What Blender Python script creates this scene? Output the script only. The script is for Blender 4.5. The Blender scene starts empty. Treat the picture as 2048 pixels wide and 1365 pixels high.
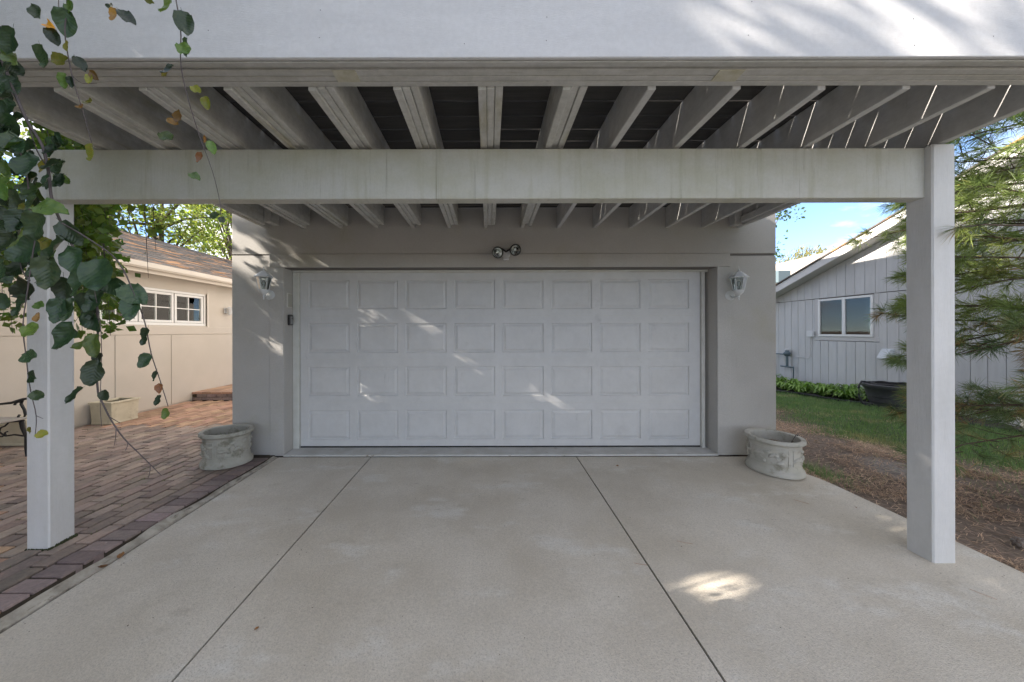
import bpy, bmesh, math, random
from mathutils import Vector, Matrix, Euler
R = math.radians
rnd = random.Random(7)
scene = bpy.context.scene
C = bpy.context.scene.collection

# ------------------------------------------------------------------ camera, sky, sun, exposure
FPX, CX, CY, CAMZ = 683.0, 978.0, 663.0, 1.456
cam_d = bpy.data.cameras.new('camera'); cam = bpy.data.objects.new('camera', cam_d); C.objects.link(cam)
cam.location = (0, 0, CAMZ); cam.rotation_euler = (R(90), R(0.12), 0)
cam_d.sensor_width = 36; cam_d.lens = FPX / 2048 * 36
cam_d.shift_x = (1024 - CX) / 2048; cam_d.shift_y = (CY - 682.5) / 2048
cam_d.clip_start = 0.02; cam_d.clip_end = 2000
scene.camera = cam
SUN_L = Vector((1.69, 0.45, -1.0)).normalized()          # direction the light travels
elev = math.asin(-SUN_L.z); azim = math.atan2(-SUN_L.x, -SUN_L.y)
w = bpy.data.worlds.new('World'); scene.world = w; w.use_nodes = True
nt = w.node_tree; nt.nodes.clear()
wo = nt.nodes.new('ShaderNodeOutputWorld'); bg = nt.nodes.new('ShaderNodeBackground')
sky = nt.nodes.new('ShaderNodeTexSky'); sky.sky_type = 'NISHITA'; sky.sun_disc = False
sky.sun_elevation = elev; sky.sun_rotation = azim; sky.air_density = 0.48; sky.dust_density = 0.0; sky.ozone_density = 1.4
bg.inputs['Strength'].default_value = 0.062
tc = nt.nodes.new('ShaderNodeTexCoord'); mp = nt.nodes.new('ShaderNodeMapping'); mp.inputs['Scale'].default_value = (1, 1, 2.6)
mp.inputs['Location'].default_value = (0.05, 0.75, 0.4)
cn = nt.nodes.new('ShaderNodeTexNoise'); cn.inputs['Scale'].default_value = 3.4; cn.inputs['Detail'].default_value = 7; cn.inputs['Roughness'].default_value = .55
cr = nt.nodes.new('ShaderNodeValToRGB'); cr.color_ramp.elements[0].position = .43; cr.color_ramp.elements[1].position = .57
cm = nt.nodes.new('ShaderNodeMixRGB'); cm.inputs['Color2'].default_value = (4.35, 4.2, 4.1, 1)
nt.links.new(tc.outputs['Generated'], mp.inputs['Vector']); nt.links.new(mp.outputs['Vector'], cn.inputs['Vector'])
nt.links.new(cn.outputs['Fac'], cr.inputs['Fac']); nt.links.new(cr.outputs['Color'], cm.inputs['Fac'])
nt.links.new(sky.outputs['Color'], cm.inputs['Color1']); nt.links.new(cm.outputs['Color'], bg.inputs['Color'])
nt.links.new(bg.outputs['Background'], wo.inputs['Surface'])
sd = bpy.data.lights.new('sun', 'SUN'); sd.energy = 2.7; sd.angle = R(0.53); sd.color = (1.0, .90, .78)
so = bpy.data.objects.new('sun', sd); C.objects.link(so); so.rotation_euler = SUN_L.to_track_quat('-Z', 'Y').to_euler(); so.location = (-20, -6, 14)
vs = scene.view_settings; vs.view_transform = 'Standard'; vs.look = 'None'; vs.exposure = 2.87; vs.gamma = 1; vs.use_curve_mapping = False
scene.render.engine = 'CYCLES'
scene.cycles.max_bounces = 10; scene.cycles.diffuse_bounces = 6; scene.cycles.transparent_max_bounces = 12

# ------------------------------------------------------------------ helpers
def P(px, py, Y):                                          # a measured picture point at a real depth
    return Vector(((px - CX) * Y / FPX, Y, CAMZ - (py - CY) * Y / FPX))
def drive_z(y): return 0.021 * (y - 4.0)

def tag(o, label=None, cat=None, group=None, kind=None):
    if label: o['label'] = label
    if cat: o['category'] = cat
    if group: o['group'] = group
    if kind: o['kind'] = kind
    return o
def thing(name, label, cat, loc=(0, 0, 0), rz=0, group=None):
    o = bpy.data.objects.new(name, None); C.objects.link(o); o.location = loc; o.rotation_euler = (0, 0, rz)
    o.empty_display_size = .1
    return tag(o, label, cat, group)
def inst(name, me, parent=None, loc=(0, 0, 0), rot=(0, 0, 0), scale=(1, 1, 1)):
    o = bpy.data.objects.new(name, me); C.objects.link(o); o.parent = parent
    o.location = loc; o.rotation_euler = rot; o.scale = scale
    return o

class MB:
    def __init__(s): s.v = []; s.f = []; s.o = Vector((0, 0, 0))
    def add(s, vs, fs):
        n = len(s.v); s.v.extend(tuple(Vector(p) - s.o) for p in vs); s.f.extend(tuple(i + n for i in f) for f in fs); return s
    def box(s, x0, x1, y0, y1, z0, z1):
        x0, x1 = min(x0, x1), max(x0, x1); y0, y1 = min(y0, y1), max(y0, y1); z0, z1 = min(z0, z1), max(z0, z1)
        return s.add([(x0,y0,z0),(x1,y0,z0),(x1,y1,z0),(x0,y1,z0),(x0,y0,z1),(x1,y0,z1),(x1,y1,z1),(x0,y1,z1)],
              [(0,3,2,1),(4,5,6,7),(0,1,5,4),(1,2,6,5),(2,3,7,6),(3,0,4,7)])
    def prism(s, pts, axis, a, b):                          # polygon pts extruded along axis from a to b
        n = len(pts)
        def mk(p, t): return {0: (t, p[0], p[1]), 1: (p[0], t, p[1]), 2: (p[0], p[1], t)}[axis]
        vs = [mk(p, a) for p in pts] + [mk(p, b) for p in pts]
        fs = [tuple(range(n))[::-1], tuple(range(n, 2 * n))] + [(i, (i + 1) % n, (i + 1) % n + n, i + n) for i in range(n)]
        return s.add(vs, fs)
    def tube(s, pts, rad, n=6, cap=True):
        pts = [Vector(p) for p in pts]; m = len(pts)
        if not hasattr(rad, '__len__'): rad = [rad] * m
        vs = []; fs = []; up = Vector((.31, .23, .92))
        for i, p in enumerate(pts):
            d = (pts[min(i + 1, m - 1)] - pts[max(i - 1, 0)]).normalized()
            a = d.cross(up)
            if a.length < 1e-3: a = d.cross(Vector((1, 0, 0)))
            a.normalize(); b = d.cross(a); up = b
            up = Vector((.31, .23, .92)) if abs(d.dot(Vector((.31, .23, .92)))) < .95 else Vector((1, 0, 0))
            for k in range(n):
                t = 2 * math.pi * k / n; vs.append(p + a * (math.cos(t) * rad[i]) + b * (math.sin(t) * rad[i]))
        for i in range(m - 1):
            for k in range(n):
                k2 = (k + 1) % n; fs.append((i*n+k, i*n+k2, (i+1)*n+k2, (i+1)*n+k))
        if cap: fs.append(tuple(range(n))[::-1]); fs.append(tuple(range((m-1)*n, m*n)))
        return s.add(vs, fs)
    def lathe(s, prof, n=32, c=(0, 0, 0), sx=1, sy=1, close=True):
        vs = []; fs = []; m = len(prof)
        for r, z in prof:
            for k in range(n):
                t = 2 * math.pi * k / n; vs.append((c[0] + r * sx * math.cos(t), c[1] + r * sy * math.sin(t), c[2] + z))
        for i in range(m - 1):
            for k in range(n):
                k2 = (k + 1) % n; fs.append((i*n+k, i*n+k2, (i+1)*n+k2, (i+1)*n+k))
        if close: fs.append(tuple(range(n))[::-1]); fs.append(tuple(range((m-1)*n, m*n)))
        return s.add(vs, fs)
    def blob(s, c, r, M=None, n=8, m=6):
        vs = []; fs = []; c = Vector(c)
        for i in range(m + 1):
            ph = math.pi * i / m
            for k in range(n):
                t = 2 * math.pi * k / n
                v = Vector((r[0]*math.sin(ph)*math.cos(t), r[1]*math.sin(ph)*math.sin(t), r[2]*math.cos(ph)))
                vs.append(c + (M @ v if M else v))
        for i in range(m):
            for k in range(n):
                k2 = (k + 1) % n; fs.append((i*n+k, (i+1)*n+k, (i+1)*n+k2, i*n+k2))
        return s.add(vs, fs)
    def mesh(s, name, mat, bevel=0, smooth=False, segs=1):
        me = bpy.data.meshes.new(name); me.from_pydata(s.v, [], s.f); me.update()
        if mat: me.materials.append(mat)
        bm = bmesh.new(); bm.from_mesh(me)
        if smooth: bmesh.ops.remove_doubles(bm, verts=bm.verts, dist=1e-5)
        bmesh.ops.recalc_face_normals(bm, faces=bm.faces)
        if bevel:
            es = [e for e in bm.edges if e.is_manifold and e.calc_face_angle(0) > .5]
            bmesh.ops.bevel(bm, geom=es, offset=bevel, segments=segs, affect='EDGES', clamp_overlap=True)
        bm.to_mesh(me); bm.free()
        if smooth:
            for p in me.polygons: p.use_smooth = True
            try: me.set_sharp_from_angle(angle=R(40))
            except Exception: pass
        return me
    def build(s, name, mat, parent=None, bevel=0, smooth=False, loc=None, kind=None, segs=1):
        o = inst(name, s.mesh(name, mat, bevel, smooth, segs), parent, loc if loc is not None else tuple(s.o))
        if kind: o['kind'] = kind
        return o
def raw(name, vs, fs, mat, parent=None, kind=None):          # fast path for big leaf meshes
    me = bpy.data.meshes.new(name); me.from_pydata(vs, [], fs); me.update(); me.materials.append(mat)
    o = inst(name, me, parent)
    if kind: o['kind'] = kind
    return o

# ------------------------------------------------------------------ materials
def mk(name, c1, c2=None, scale=5, stretch=(1, 1, 1), c3=None, s3=1.5, st3=(1, 1, 1), lo=.55, hi=.72, rough=.6, bump=0, bscale=90,
       bst=(1, 1, 1), rand=0, island=0, hue=0, spec=.4, metal=0, coord='pos', speck=None, spk=300, trans=0, drip=None, grain=None):
    m = bpy.data.materials.new(name); m.use_nodes = True; t = m.node_tree; N = t.nodes.new; Lk = t.links.new
    b = t.nodes['Principled BSDF']; out = t.nodes['Material Output']
    b.inputs['Roughness'].default_value = rough; b.inputs['Specular IOR Level'].default_value = spec; b.inputs['Metallic'].default_value = metal
    if coord == 'pos': src = N('ShaderNodeNewGeometry').outputs['Position']
    else: src = N('ShaderNodeTexCoord').outputs['Object']
    def noise(sc, st, det=5, ro=.6):
        mp = N('ShaderNodeMapping'); mp.inputs['Scale'].default_value = st; Lk(src, mp.inputs['Vector'])
        n = N('ShaderNodeTexNoise'); n.inputs['Scale'].default_value = sc; n.inputs['Detail'].default_value = det; n.inputs['Roughness'].default_value = ro
        Lk(mp.outputs['Vector'], n.inputs['Vector']); return n.outputs['Fac']
    def ramp(f, a, z):
        r = N('ShaderNodeMapRange'); r.inputs['From Min'].default_value = a; r.inputs['From Max'].default_value = z; r.interpolation_type = 'SMOOTHSTEP'
        Lk(f, r.inputs['Value']); return r.outputs['Result']
    def mix(fac, A, B, mode='MIX'):
        x = N('ShaderNodeMixRGB'); x.blend_type = mode
        for s_, v in (('Fac', fac), ('Color1', A), ('Color2', B)):
            if isinstance(v, (tuple, list)): x.inputs[s_].default_value = (*v, 1)
            elif isinstance(v, (int, float)): x.inputs[s_].default_value = v
            else: Lk(v, x.inputs[s_])
        return x.outputs['Color']
    col = c1
    if c2: col = mix(ramp(noise(scale, stretch), .3, .7), c1, c2)
    if c3: col = mix(ramp(noise(s3, st3, 6, .65), lo, hi), col, c3)
    if speck:
        col = mix(ramp(noise(spk, (1, 1, 1), 2, .5), .56, .68), col, speck)
    if drip: col = mix(ramp(noise(drip[1], drip[2], 6, .7), drip[3], drip[4]), col, drip[0])
    if grain:
        gnz = ramp(noise(grain[0], (1, 1, 1), 4, .75), .32, .68); gm_ = N('ShaderNodeMapRange'); gm_.inputs['To Min'].default_value = 1 - grain[1]; gm_.inputs['To Max'].default_value = 1 + grain[1] * .6
        Lk(gnz, gm_.inputs['Value']); col = mix(1.0, col, gm_.outputs['Result'], 'MULTIPLY')
    if rand or hue or island:
        if island: rv = N('ShaderNodeNewGeometry').outputs['Random Per Island']
        else: rv = N('ShaderNodeObjectInfo').outputs['Random']
        a = island or rand
        h = N('ShaderNodeHueSaturation')
        mr = N('ShaderNodeMapRange'); mr.inputs['To Min'].default_value = 1 - a; mr.inputs['To Max'].default_value = 1 + a; Lk(rv, mr.inputs['Value']); Lk(mr.outputs['Result'], h.inputs['Value'])
        if hue:
            wn = N('ShaderNodeTexWhiteNoise'); wn.noise_dimensions = '1D'; Lk(rv, wn.inputs['W'])
            m2 = N('ShaderNodeMapRange'); m2.inputs['To Min'].default_value = .5 - hue; m2.inputs['To Max'].default_value = .5 + hue; Lk(wn.outputs['Value'], m2.inputs['Value']); Lk(m2.outputs['Result'], h.inputs['Hue'])
        if isinstance(col, tuple): h.inputs['Color'].default_value = (*col, 1)
        else: Lk(col, h.inputs['Color'])
        col = h.outputs['Color']
    if isinstance(col, tuple): b.inputs['Base Color'].default_value = (*col, 1)
    else: Lk(col, b.inputs['Base Color'])
    if bump:
        bp = N('ShaderNodeBump'); bp.inputs['Strength'].default_value = bump; bp.inputs['Distance'].default_value = .004
        Lk(noise(bscale, bst, 3, .6), bp.inputs['Height']); Lk(bp.outputs['Normal'], b.inputs['Normal'])
    if trans:
        tr = N('ShaderNodeBsdfTranslucent'); ms = N('ShaderNodeMixShader'); ms.inputs['Fac'].default_value = trans
        if isinstance(col, tuple): tr.inputs['Color'].default_value = (*col, 1)
        else:
            br = N('ShaderNodeMixRGB'); br.blend_type = 'MULTIPLY'; br.inputs['Fac'].default_value = 1; br.inputs['Color2'].default_value = (1.7, 1.9, .8, 1)
            Lk(col, br.inputs['Color1']); Lk(br.outputs['Color'], tr.inputs['Color'])
        Lk(b.outputs['BSDF'], ms.inputs[1]); Lk(tr.outputs['BSDF'], ms.inputs[2]); Lk(ms.outputs['Shader'], out.inputs['Surface'])
    return m

M = {}
GREY_PAINT = (.56, .56, .55)
M['fascia'] = mk('fascia_paint', (.60, .605, .615), (.56, .565, .575), 3, (1, 1, 4), rough=.55, bump=.5, bscale=60, bst=(.6, 1, 14), grain=(40, .04))
M['rim'] = mk('rim_paint', (.50, .50, .485), (.44, .44, .41), 6, (.6, 4, 4), c3=(.30, .27, .18), s3=5, st3=(.5, 6, 6), lo=.66, hi=.80, rough=.6, bump=.4, bscale=70, bst=(.2, 6, 6), drip=((.16, .14, .10), 9, (.5, 8, 8), .66, .74), grain=(20, .10))
M['joist'] = mk('joist_paint', (.54, .54, .525), (.48, .48, .45), 7, (5, .7, 5), c3=(.38, .36, .25), s3=3.5, st3=(3, .5, 3), lo=.52, hi=.76, rough=.6, bump=.45, bscale=60, bst=(6, .4, 6), drip=((.14, .125, .09), 8, (7, .5, 7), .66, .74), grain=(18, .12))
M['joist_clean'] = mk('joist_paint_clean', (.55, .55, .545), (.50, .50, .495), 7, (5, .7, 5), c3=(.44, .43, .36), s3=3, st3=(3, .5, 3), lo=.58, hi=.8, rough=.6, bump=.4, bscale=60, bst=(6, .4, 6), drip=((.30, .29, .25), 6, (5, 2, .4), .62, .85), grain=(18, .08))
M['beam'] = mk('beam_paint', (.54, .54, .50), (.47, .47, .39), 2.2, (1.2, 1, 1.6), c3=(.37, .365, .26), s3=3.4, st3=(4.5, 1, .3), lo=.48, hi=.90, rough=.6, bump=.6, bscale=55, bst=(7, 1, .25), drip=((.22, .215, .155), 6, (6, 1, .16), .57, .82), grain=(60, .04))
M['post'] = mk('post_paint', (.66, .66, .66), (.61, .61, .60), 3, (3, 3, .6), rough=.5, bump=.5, bscale=45, bst=(5, 5, .35), c3=(.57, .57, .555), s3=2, st3=(2.5, 2.5, .4), lo=.56, hi=.82, grain=(30, .025))
M['moss'] = mk('moss', (.025, .03, .015), (.05, .06, .02), 60, rough=.9)
M['stucco'] = mk('stucco', (.47, .458, .438), (.43, .418, .398), 1.6, c3=(.42, .40, .345), s3=1.0, lo=.54, hi=.74, rough=.85, bump=.6, bscale=120, drip=((.33, .32, .27), 2.4, (2.5, 2.5, .5), .60, .84), grain=(60, .05))
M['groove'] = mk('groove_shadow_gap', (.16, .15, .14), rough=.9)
M['door'] = mk('door_paint', (.60, .60, .60), (.565, .565, .565), 4, c3=(.45, .45, .445), s3=2.6, lo=.62, hi=.80, rough=.45, bump=.12, bscale=220, drip=((.36, .36, .355), 3.2, (3, 1, .8), .64, .84), grain=(12, .03))
M['trim'] = mk('door_trim_paint', (.60, .60, .57), (.54, .54, .50), 9, c3=(.26, .24, .19), s3=26, lo=.66, hi=.74, rough=.6, bump=.3, bscale=90)
M['seal'] = mk('rubber_seal', (.02, .02, .02), rough=.7)
M['concrete'] = mk('driveway_concrete', (.66, .61, .53), (.545, .49, .405), 1.3, c3=(.68, .65, .59), s3=1.6, st3=(.8, 1.5, 1), lo=.53, hi=.68, rough=.85, bump=.9, bscale=150, speck=(.48, .44, .375), spk=150, drip=((.38, .335, .27), 2.6, (1, 1.8, 1), .60, .80), grain=(80, .12))
M['sill'] = mk('sill_concrete', (.56, .555, .54), (.47, .46, .43), 5, c3=(.24, .20, .15), s3=9, st3=(.6, 3, 1), lo=.63, hi=.70, rough=.8, bump=.4, bscale=130)
M['joint'] = mk('joint_dark', (.035, .033, .03), rough=.95)
M['mortar'] = mk('mortar', (.50, .465, .40), (.27, .245, .20), 9, c3=(.16, .14, .11), s3=7, st3=(4, 1, 1), lo=.55, hi=.68, rough=.9, bump=.8, bscale=60)
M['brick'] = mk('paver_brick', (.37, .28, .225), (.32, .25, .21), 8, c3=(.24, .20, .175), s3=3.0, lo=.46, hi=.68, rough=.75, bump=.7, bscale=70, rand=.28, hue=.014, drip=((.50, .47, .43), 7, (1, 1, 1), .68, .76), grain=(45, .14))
M['brick_far'] = mk('paver_brick_far', (.47, .295, .195), (.40, .26, .185), 8, c3=(.31, .225, .175), s3=3.0, lo=.56, hi=.75, rough=.8, bump=.6, bscale=80, island=.26, hue=.014, grain=(40, .12))
M['brick_edge'] = mk('edge_brick', (.28, .215, .20), (.21, .165, .16), 6, c3=(.36, .25, .20), s3=3, lo=.55, hi=.7, rough=.65, bump=.7, bscale=60, rand=.28, hue=.016, drip=((.48, .45, .43), 6, (1, 1, 1), .66, .76), grain=(40, .15))
M['sand'] = mk('joint_sand', (.035, .028, .022), (.055, .043, .028), 14, c3=(.06, .085, .02), s3=2.2, lo=.62, hi=.7, rough=.95)
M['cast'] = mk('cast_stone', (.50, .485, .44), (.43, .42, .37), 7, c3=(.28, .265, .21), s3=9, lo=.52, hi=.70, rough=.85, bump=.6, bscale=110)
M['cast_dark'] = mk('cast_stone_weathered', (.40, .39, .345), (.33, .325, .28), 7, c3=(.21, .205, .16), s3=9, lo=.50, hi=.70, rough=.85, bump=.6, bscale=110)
M['soil'] = mk('soil', (.07, .05, .035), (.11, .085, .055), 30, rough=.95, bump=1, bscale=50)
M['deckboard'] = mk('deck_board_dark', (.04, .038, .036), (.06, .056, .053), 8, (.4, 6, 1), rough=.7, bump=.4, bscale=50, bst=(.4, 8, 1), rand=.15)
M['white_metal'] = mk('white_lantern_metal', (.62, .64, .65), rough=.4, rand=.05)
M['dark_metal'] = mk('dark_metal', (.02, .02, .02), rough=.45)
M['iron'] = mk('cast_iron', (.014, .013, .013), rough=.5, bump=.3, bscale=120)
M['wood_grey'] = mk('weathered_slat', (.42, .39, .35), (.33, .30, .27), 8, (6, .6, 6), rough=.7)
M['cream'] = mk('cream_planter', (.60, .55, .42), (.52, .47, .35), 8, c3=(.42, .37, .27), s3=6, lo=.58, hi=.72, rough=.75, bump=.4, bscale=60)
M['house_left'] = mk('beige_wall_paint', (.55, .50, .44), (.51, .465, .405), 1.5, rough=.8, bump=.25, bscale=140)
M['house_left_trim'] = mk('beige_trim_paint', (.62, .57, .50), (.57, .52, .46), 3, rough=.6)
M['white_trim'] = mk('white_window_frame', (.74, .74, .73), rough=.45)
M['shingle'] = mk('roof_shingle', (.07, .063, .06), (.12, .108, .098), 10, (1, 1, 1), c3=(.36, .19, .085), s3=2.6, st3=(2.8, .5, 1), lo=.52, hi=.62, rough=.9, bump=.6, bscale=60, island=.3)
M['shingle_grey'] = mk('roof_shingle_pale', (.30, .28, .26), (.24, .225, .21), 6, rough=.9, bump=.5, bscale=50)
M['siding'] = mk('siding_paint', (.55, .55, .55), (.51, .51, .51), 4, (4, 4, .6), rough=.65, bump=.4, bscale=40, bst=(6, 6, .4), rand=.03)
M['siding_trim'] = mk('siding_trim_paint', (.53, .52, .515), rough=.65)
M['rake'] = mk('rake_board_paint', (.62, .61, .60), (.57, .56, .55), 3, rough=.6)
M['room'] = mk('dark_room', (.03, .03, .032), rough=.9)
M['curtain'] = mk('curtain', (.35, .35, .35), (.25, .25, .26), 6, (1, 9, .4), rough=.9)
M['blind'] = mk('window_blind', (.55, .50, .44), (.48, .44, .39), 2, (1, 1, 30), rough=.8)
M['pipe'] = mk('gas_pipe', (.10, .14, .16), rough=.5)
M['pot'] = mk('black_pot', (.05, .05, .056), (.065, .066, .07), 5, rough=.42)
M['edging'] = mk('black_edging', (.02, .02, .022), rough=.5)
M['bark'] = mk('bark', (.13, .105, .085), (.08, .065, .05), 14, (3, 3, .7), rough=.9, bump=1, bscale=30, bst=(3, 3, .5))
M['twig'] = mk('beech_twig', (.10, .08, .08), (.06, .05, .05), 30, rough=.6)
M['pine_bark'] = mk('pine_twig', (.12, .085, .06), (.08, .06, .045), 30, rough=.85)
M['needle'] = mk('pine_needle', (.13, .20, .06), (.22, .26, .07), 1.4, c3=(.44, .33, .10), s3=2.4, lo=.60, hi=.70, rough=.5, island=.35, trans=.2)  # sunny yellow-green of the upper boughs is put into this colour
M['needle_low'] = mk('pine_needle_low', (.10, .17, .075), (.16, .21, .08), 1.8, c3=(.34, .21, .09), s3=3.2, lo=.50, hi=.62, rough=.55, island=.35, trans=.15)  # duller copy for the low boughs, their shade put into the colour
M['leaf_shade'] = mk('tree_leaf', (.05, .085, .025), (.075, .12, .03), .7, rough=.5, island=.3, hue=.02, trans=.3)
M['leaf_far'] = mk('far_leaf', (.14, .19, .05), (.24, .26, .07), .6, rough=.55, island=.35, hue=.03, trans=.35)
M['leaf_willow'] = mk('willow_leaf', (.17, .165, .06), (.22, .19, .07), .6, rough=.55, island=.25, hue=.015, trans=.3)
M['leaf_back'] = mk('beech_leaf_back', (.07, .12, .025), (.11, .16, .03), 2, rough=.45, island=.35, hue=.03, trans=.35)
M['hosta'] = mk('bed_plant_leaf', (.14, .25, .05), (.21, .33, .08), 3, c3=(.30, .40, .17), s3=9, lo=.6, hi=.7, rough=.45, island=.3, trans=.2)
M['grass'] = mk('grass_blade', (.12, .22, .08), (.17, .27, .10), 1.3, c3=(.38, .34, .19), s3=1.4, lo=.50, hi=.68, rough=.6, island=.3, trans=.2)
M['pine_litter'] = mk('fallen_needle', (.40, .265, .175), (.54, .39, .27), 3, rough=.8, island=.45, hue=.01)
M['cone'] = mk('pine_cone', (.16, .11, .08), (.28, .25, .22), 80, rough=.8)
M['dead_leaf'] = mk('dead_leaf', (.26, .13, .05), (.17, .08, .03), 60, rough=.7, rand=.3)
M['asphalt'] = mk('asphalt', (.06, .06, .06), (.075, .073, .07), 3, rough=.9, bump=.5, bscale=100)
M['box_white'] = mk('white_plastic_box', (.62, .63, .64), rough=.5)
M['duct'] = mk('vent_hood_metal', (.55, .58, .60), rough=.4)
M['keypad'] = mk('keypad_black', (.012, .012, .013), rough=.35)
M['keypad_face'] = mk('keypad_face', (.22, .23, .23), rough=.4)

def glass(name, tint=(.9, .95, .95), refl=1.0):
    m = bpy.data.materials.new(name); m.use_nodes = True; t = m.node_tree; t.nodes.clear(); N = t.nodes.new
    o = N('ShaderNodeOutputMaterial'); mx = N('ShaderNodeMixShader'); tr = N('ShaderNodeBsdfTransparent'); gl = N('ShaderNodeBsdfGlossy'); fr = N('ShaderNodeFresnel')
    tr.inputs['Color'].default_value = (*tint, 1); gl.inputs['Roughness'].default_value = .02; fr.inputs['IOR'].default_value = 1.5 * refl
    t.links.new(fr.outputs['Fac'], mx.inputs['Fac']); t.links.new(tr.outputs[0], mx.inputs[1]); t.links.new(gl.outputs[0], mx.inputs[2]); t.links.new(mx.outputs[0], o.inputs['Surface'])
    return m
M['glass'] = glass('window_glass'); M['lens'] = glass('lamp_glass', (.8, .86, .86), 1.15)

def leaf_material(name, c1, c2, trans, hue=.02):
    m = mk(name, c1, c2, 9, rough=.34, spec=.5, rand=.55, hue=hue, coord='obj', trans=trans)
    t = m.node_tree; N = t.nodes.new; Lk = t.links.new
    b = t.nodes['Principled BSDF']
    tcn = N('ShaderNodeTexCoord'); sp = N('ShaderNodeSeparateXYZ'); Lk(tcn.outputs['Object'], sp.inputs['Vector'])
    ab = N('ShaderNodeMath'); ab.operation = 'ABSOLUTE'; Lk(sp.outputs['Y'], ab.inputs[0])
    ml = N('ShaderNodeMath'); ml.operation = 'MULTIPLY_ADD'; Lk(ab.outputs[0], ml.inputs[0]); ml.inputs[1].default_value = -.75; Lk(sp.outputs['X'], ml.inputs[2])
    sc = N('ShaderNodeMath'); sc.operation = 'MULTIPLY'; Lk(ml.outputs[0], sc.inputs[0]); sc.inputs[1].default_value = 52
    sn = N('ShaderNodeMath'); sn.operation = 'SINE'; Lk(sc.outputs[0], sn.inputs[0])
    bp = N('ShaderNodeBump'); bp.inputs['Strength'].default_value = .22; bp.inputs['Distance'].default_value = .0007; Lk(sn.outputs[0], bp.inputs['Height']); Lk(bp.outputs['Normal'], b.inputs['Normal'])
    return m
M['beech'] = leaf_material('beech_leaf', (.018, .040, .020), (.034, .060, .024), .16, .035)
M['beech_green'] = leaf_material('beech_leaf_green', (.06, .11, .03), (.10, .15, .03), .3, .02)
M['beech_yellow'] = leaf_material('beech_leaf_yellow', (.16, .19, .03), (.22, .17, .03), .35, .03)
M['beech_brown'] = leaf_material('beech_leaf_brown', (.16, .08, .035), (.24, .11, .03), .25, .02)
M['beech_gold'] = leaf_material('beech_leaf_gold', (.65, .33, .02), (.55, .25, .02), .3, .005)

# ------------------------------------------------------------------ the ground
def ground_h(x, y):
    if x > 3.2:
        d = min(1, (x - 3.2) / .5)
        z = drive_z(min(y, 4.2)) * (1 - min(1, max(0, x - 3.4) / 2)) - .035
        z += d * (.02 * math.sin(x * 2.1 + y * 1.3) + .015 * math.sin(x * 4.7 - y * 3.1))
        z += .03 * math.exp(-((x - 4.3) ** 2 + (y - 4.6) ** 2) / .5)
        return z
    return -.30
def grid_axis(a, fine0, fine1, b, step):
    xs = [a]; t = fine0
    while t > a + 1: xs.append(None); break
    xs = [a, a * .5 + fine0 * .5, fine0 - 4, fine0 - 1]
    n = int((fine1 - fine0) / step)
    xs += [fine0 + i * step for i in range(n + 1)]
    xs += [fine1 + 1, fine1 + 4, fine1 * .5 + b * .5, b]
    return xs
gx = grid_axis(-600, 3.1, 9.5, 600, .1); gy = grid_axis(-600, -1, 12, 900, .13)
vs = []; fs = []
for j, y in enumerate(gy):
    for i, x in enumerate(gx): vs.append((x, y, ground_h(x, y) if abs(x) < 30 and abs(y) < 40 else (-.30 if x < 3 else -.05)))
nx = len(gx)
for j in range(len(gy) - 1):
    for i in range(nx - 1): fs.append((j*nx+i, j*nx+i+1, (j+1)*nx+i+1, (j+1)*nx+i))
# zones of the ground's own cover: soil and needle litter by the driveway, turf beyond
def mulch_amount(x, y):                                       # 1 = needle litter, 0 = turf
    bx = 5.0 + .42 * max(0, 4.9 - y) * .9 + .25 * math.sin(y * 2.3) + .12 * math.sin(y * 6.1 + 1)
    return max(0, min(1, (bx - x) / .7 + .5))
EDGE = [(6.75, 11), (6.85, 9.0), (6.95, 8.2), (7.35, 7.5), (7.55, 6.9), (7.62, 6.2), (7.70, 5.0), (7.75, 3.0), (7.8, 0)]
def edge_x(y):
    for (x0, y0), (x1, y1) in zip(EDGE, EDGE[1:]):
        if y1 <= y <= y0: return x0 + (x1 - x0) * (y0 - y) / (y0 - y1)
    return 7.8
gm = bpy.data.materials.new('ground_cover'); gm.use_nodes = True
t = gm.node_tree; b = t.nodes['Principled BSDF']; b.inputs['Roughness'].default_value = .95
at = t.nodes.new('ShaderNodeVertexColor'); at.layer_name = 'cover'
gn = t.nodes.new('ShaderNodeTexNoise'); gn.inputs['Scale'].default_value = 28; gn.inputs['Detail'].default_value = 6
ge = t.nodes.new('ShaderNodeNewGeometry'); t.links.new(ge.outputs['Position'], gn.inputs['Vector'])
hm = t.nodes.new('ShaderNodeMixRGB'); hm.blend_type = 'MULTIPLY'; hm.inputs['Fac'].default_value = .8
gr = t.nodes.new('ShaderNodeValToRGB'); gr.color_ramp.elements[0].position = .3; gr.color_ramp.elements[0].color = (.4, .4, .4, 1); gr.color_ramp.elements[1].position = .7; gr.color_ramp.elements[1].color = (1.2, 1.2, 1.2, 1)
t.links.new(gn.outputs['Fac'], gr.inputs['Fac']); t.links.new(at.outputs['Color'], hm.inputs['Color1']); t.links.new(gr.outputs['Color'], hm.inputs['Color2']); t.links.new(hm.outputs['Color'], b.inputs['Base Color'])
gb = t.nodes.new('ShaderNodeBump'); gb.inputs['Strength'].default_value = 1; gb.inputs['Distance'].default_value = .02; t.links.new(gn.outputs['Fac'], gb.inputs['Height']); t.links.new(gb.outputs['Normal'], b.inputs['Normal'])
g = raw('ground', vs, fs, gm, kind='structure')
g['label'] = 'bare soil and turf around the houses'
vc = g.data.color_attributes.new('cover', 'FLOAT_COLOR', 'POINT')
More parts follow.
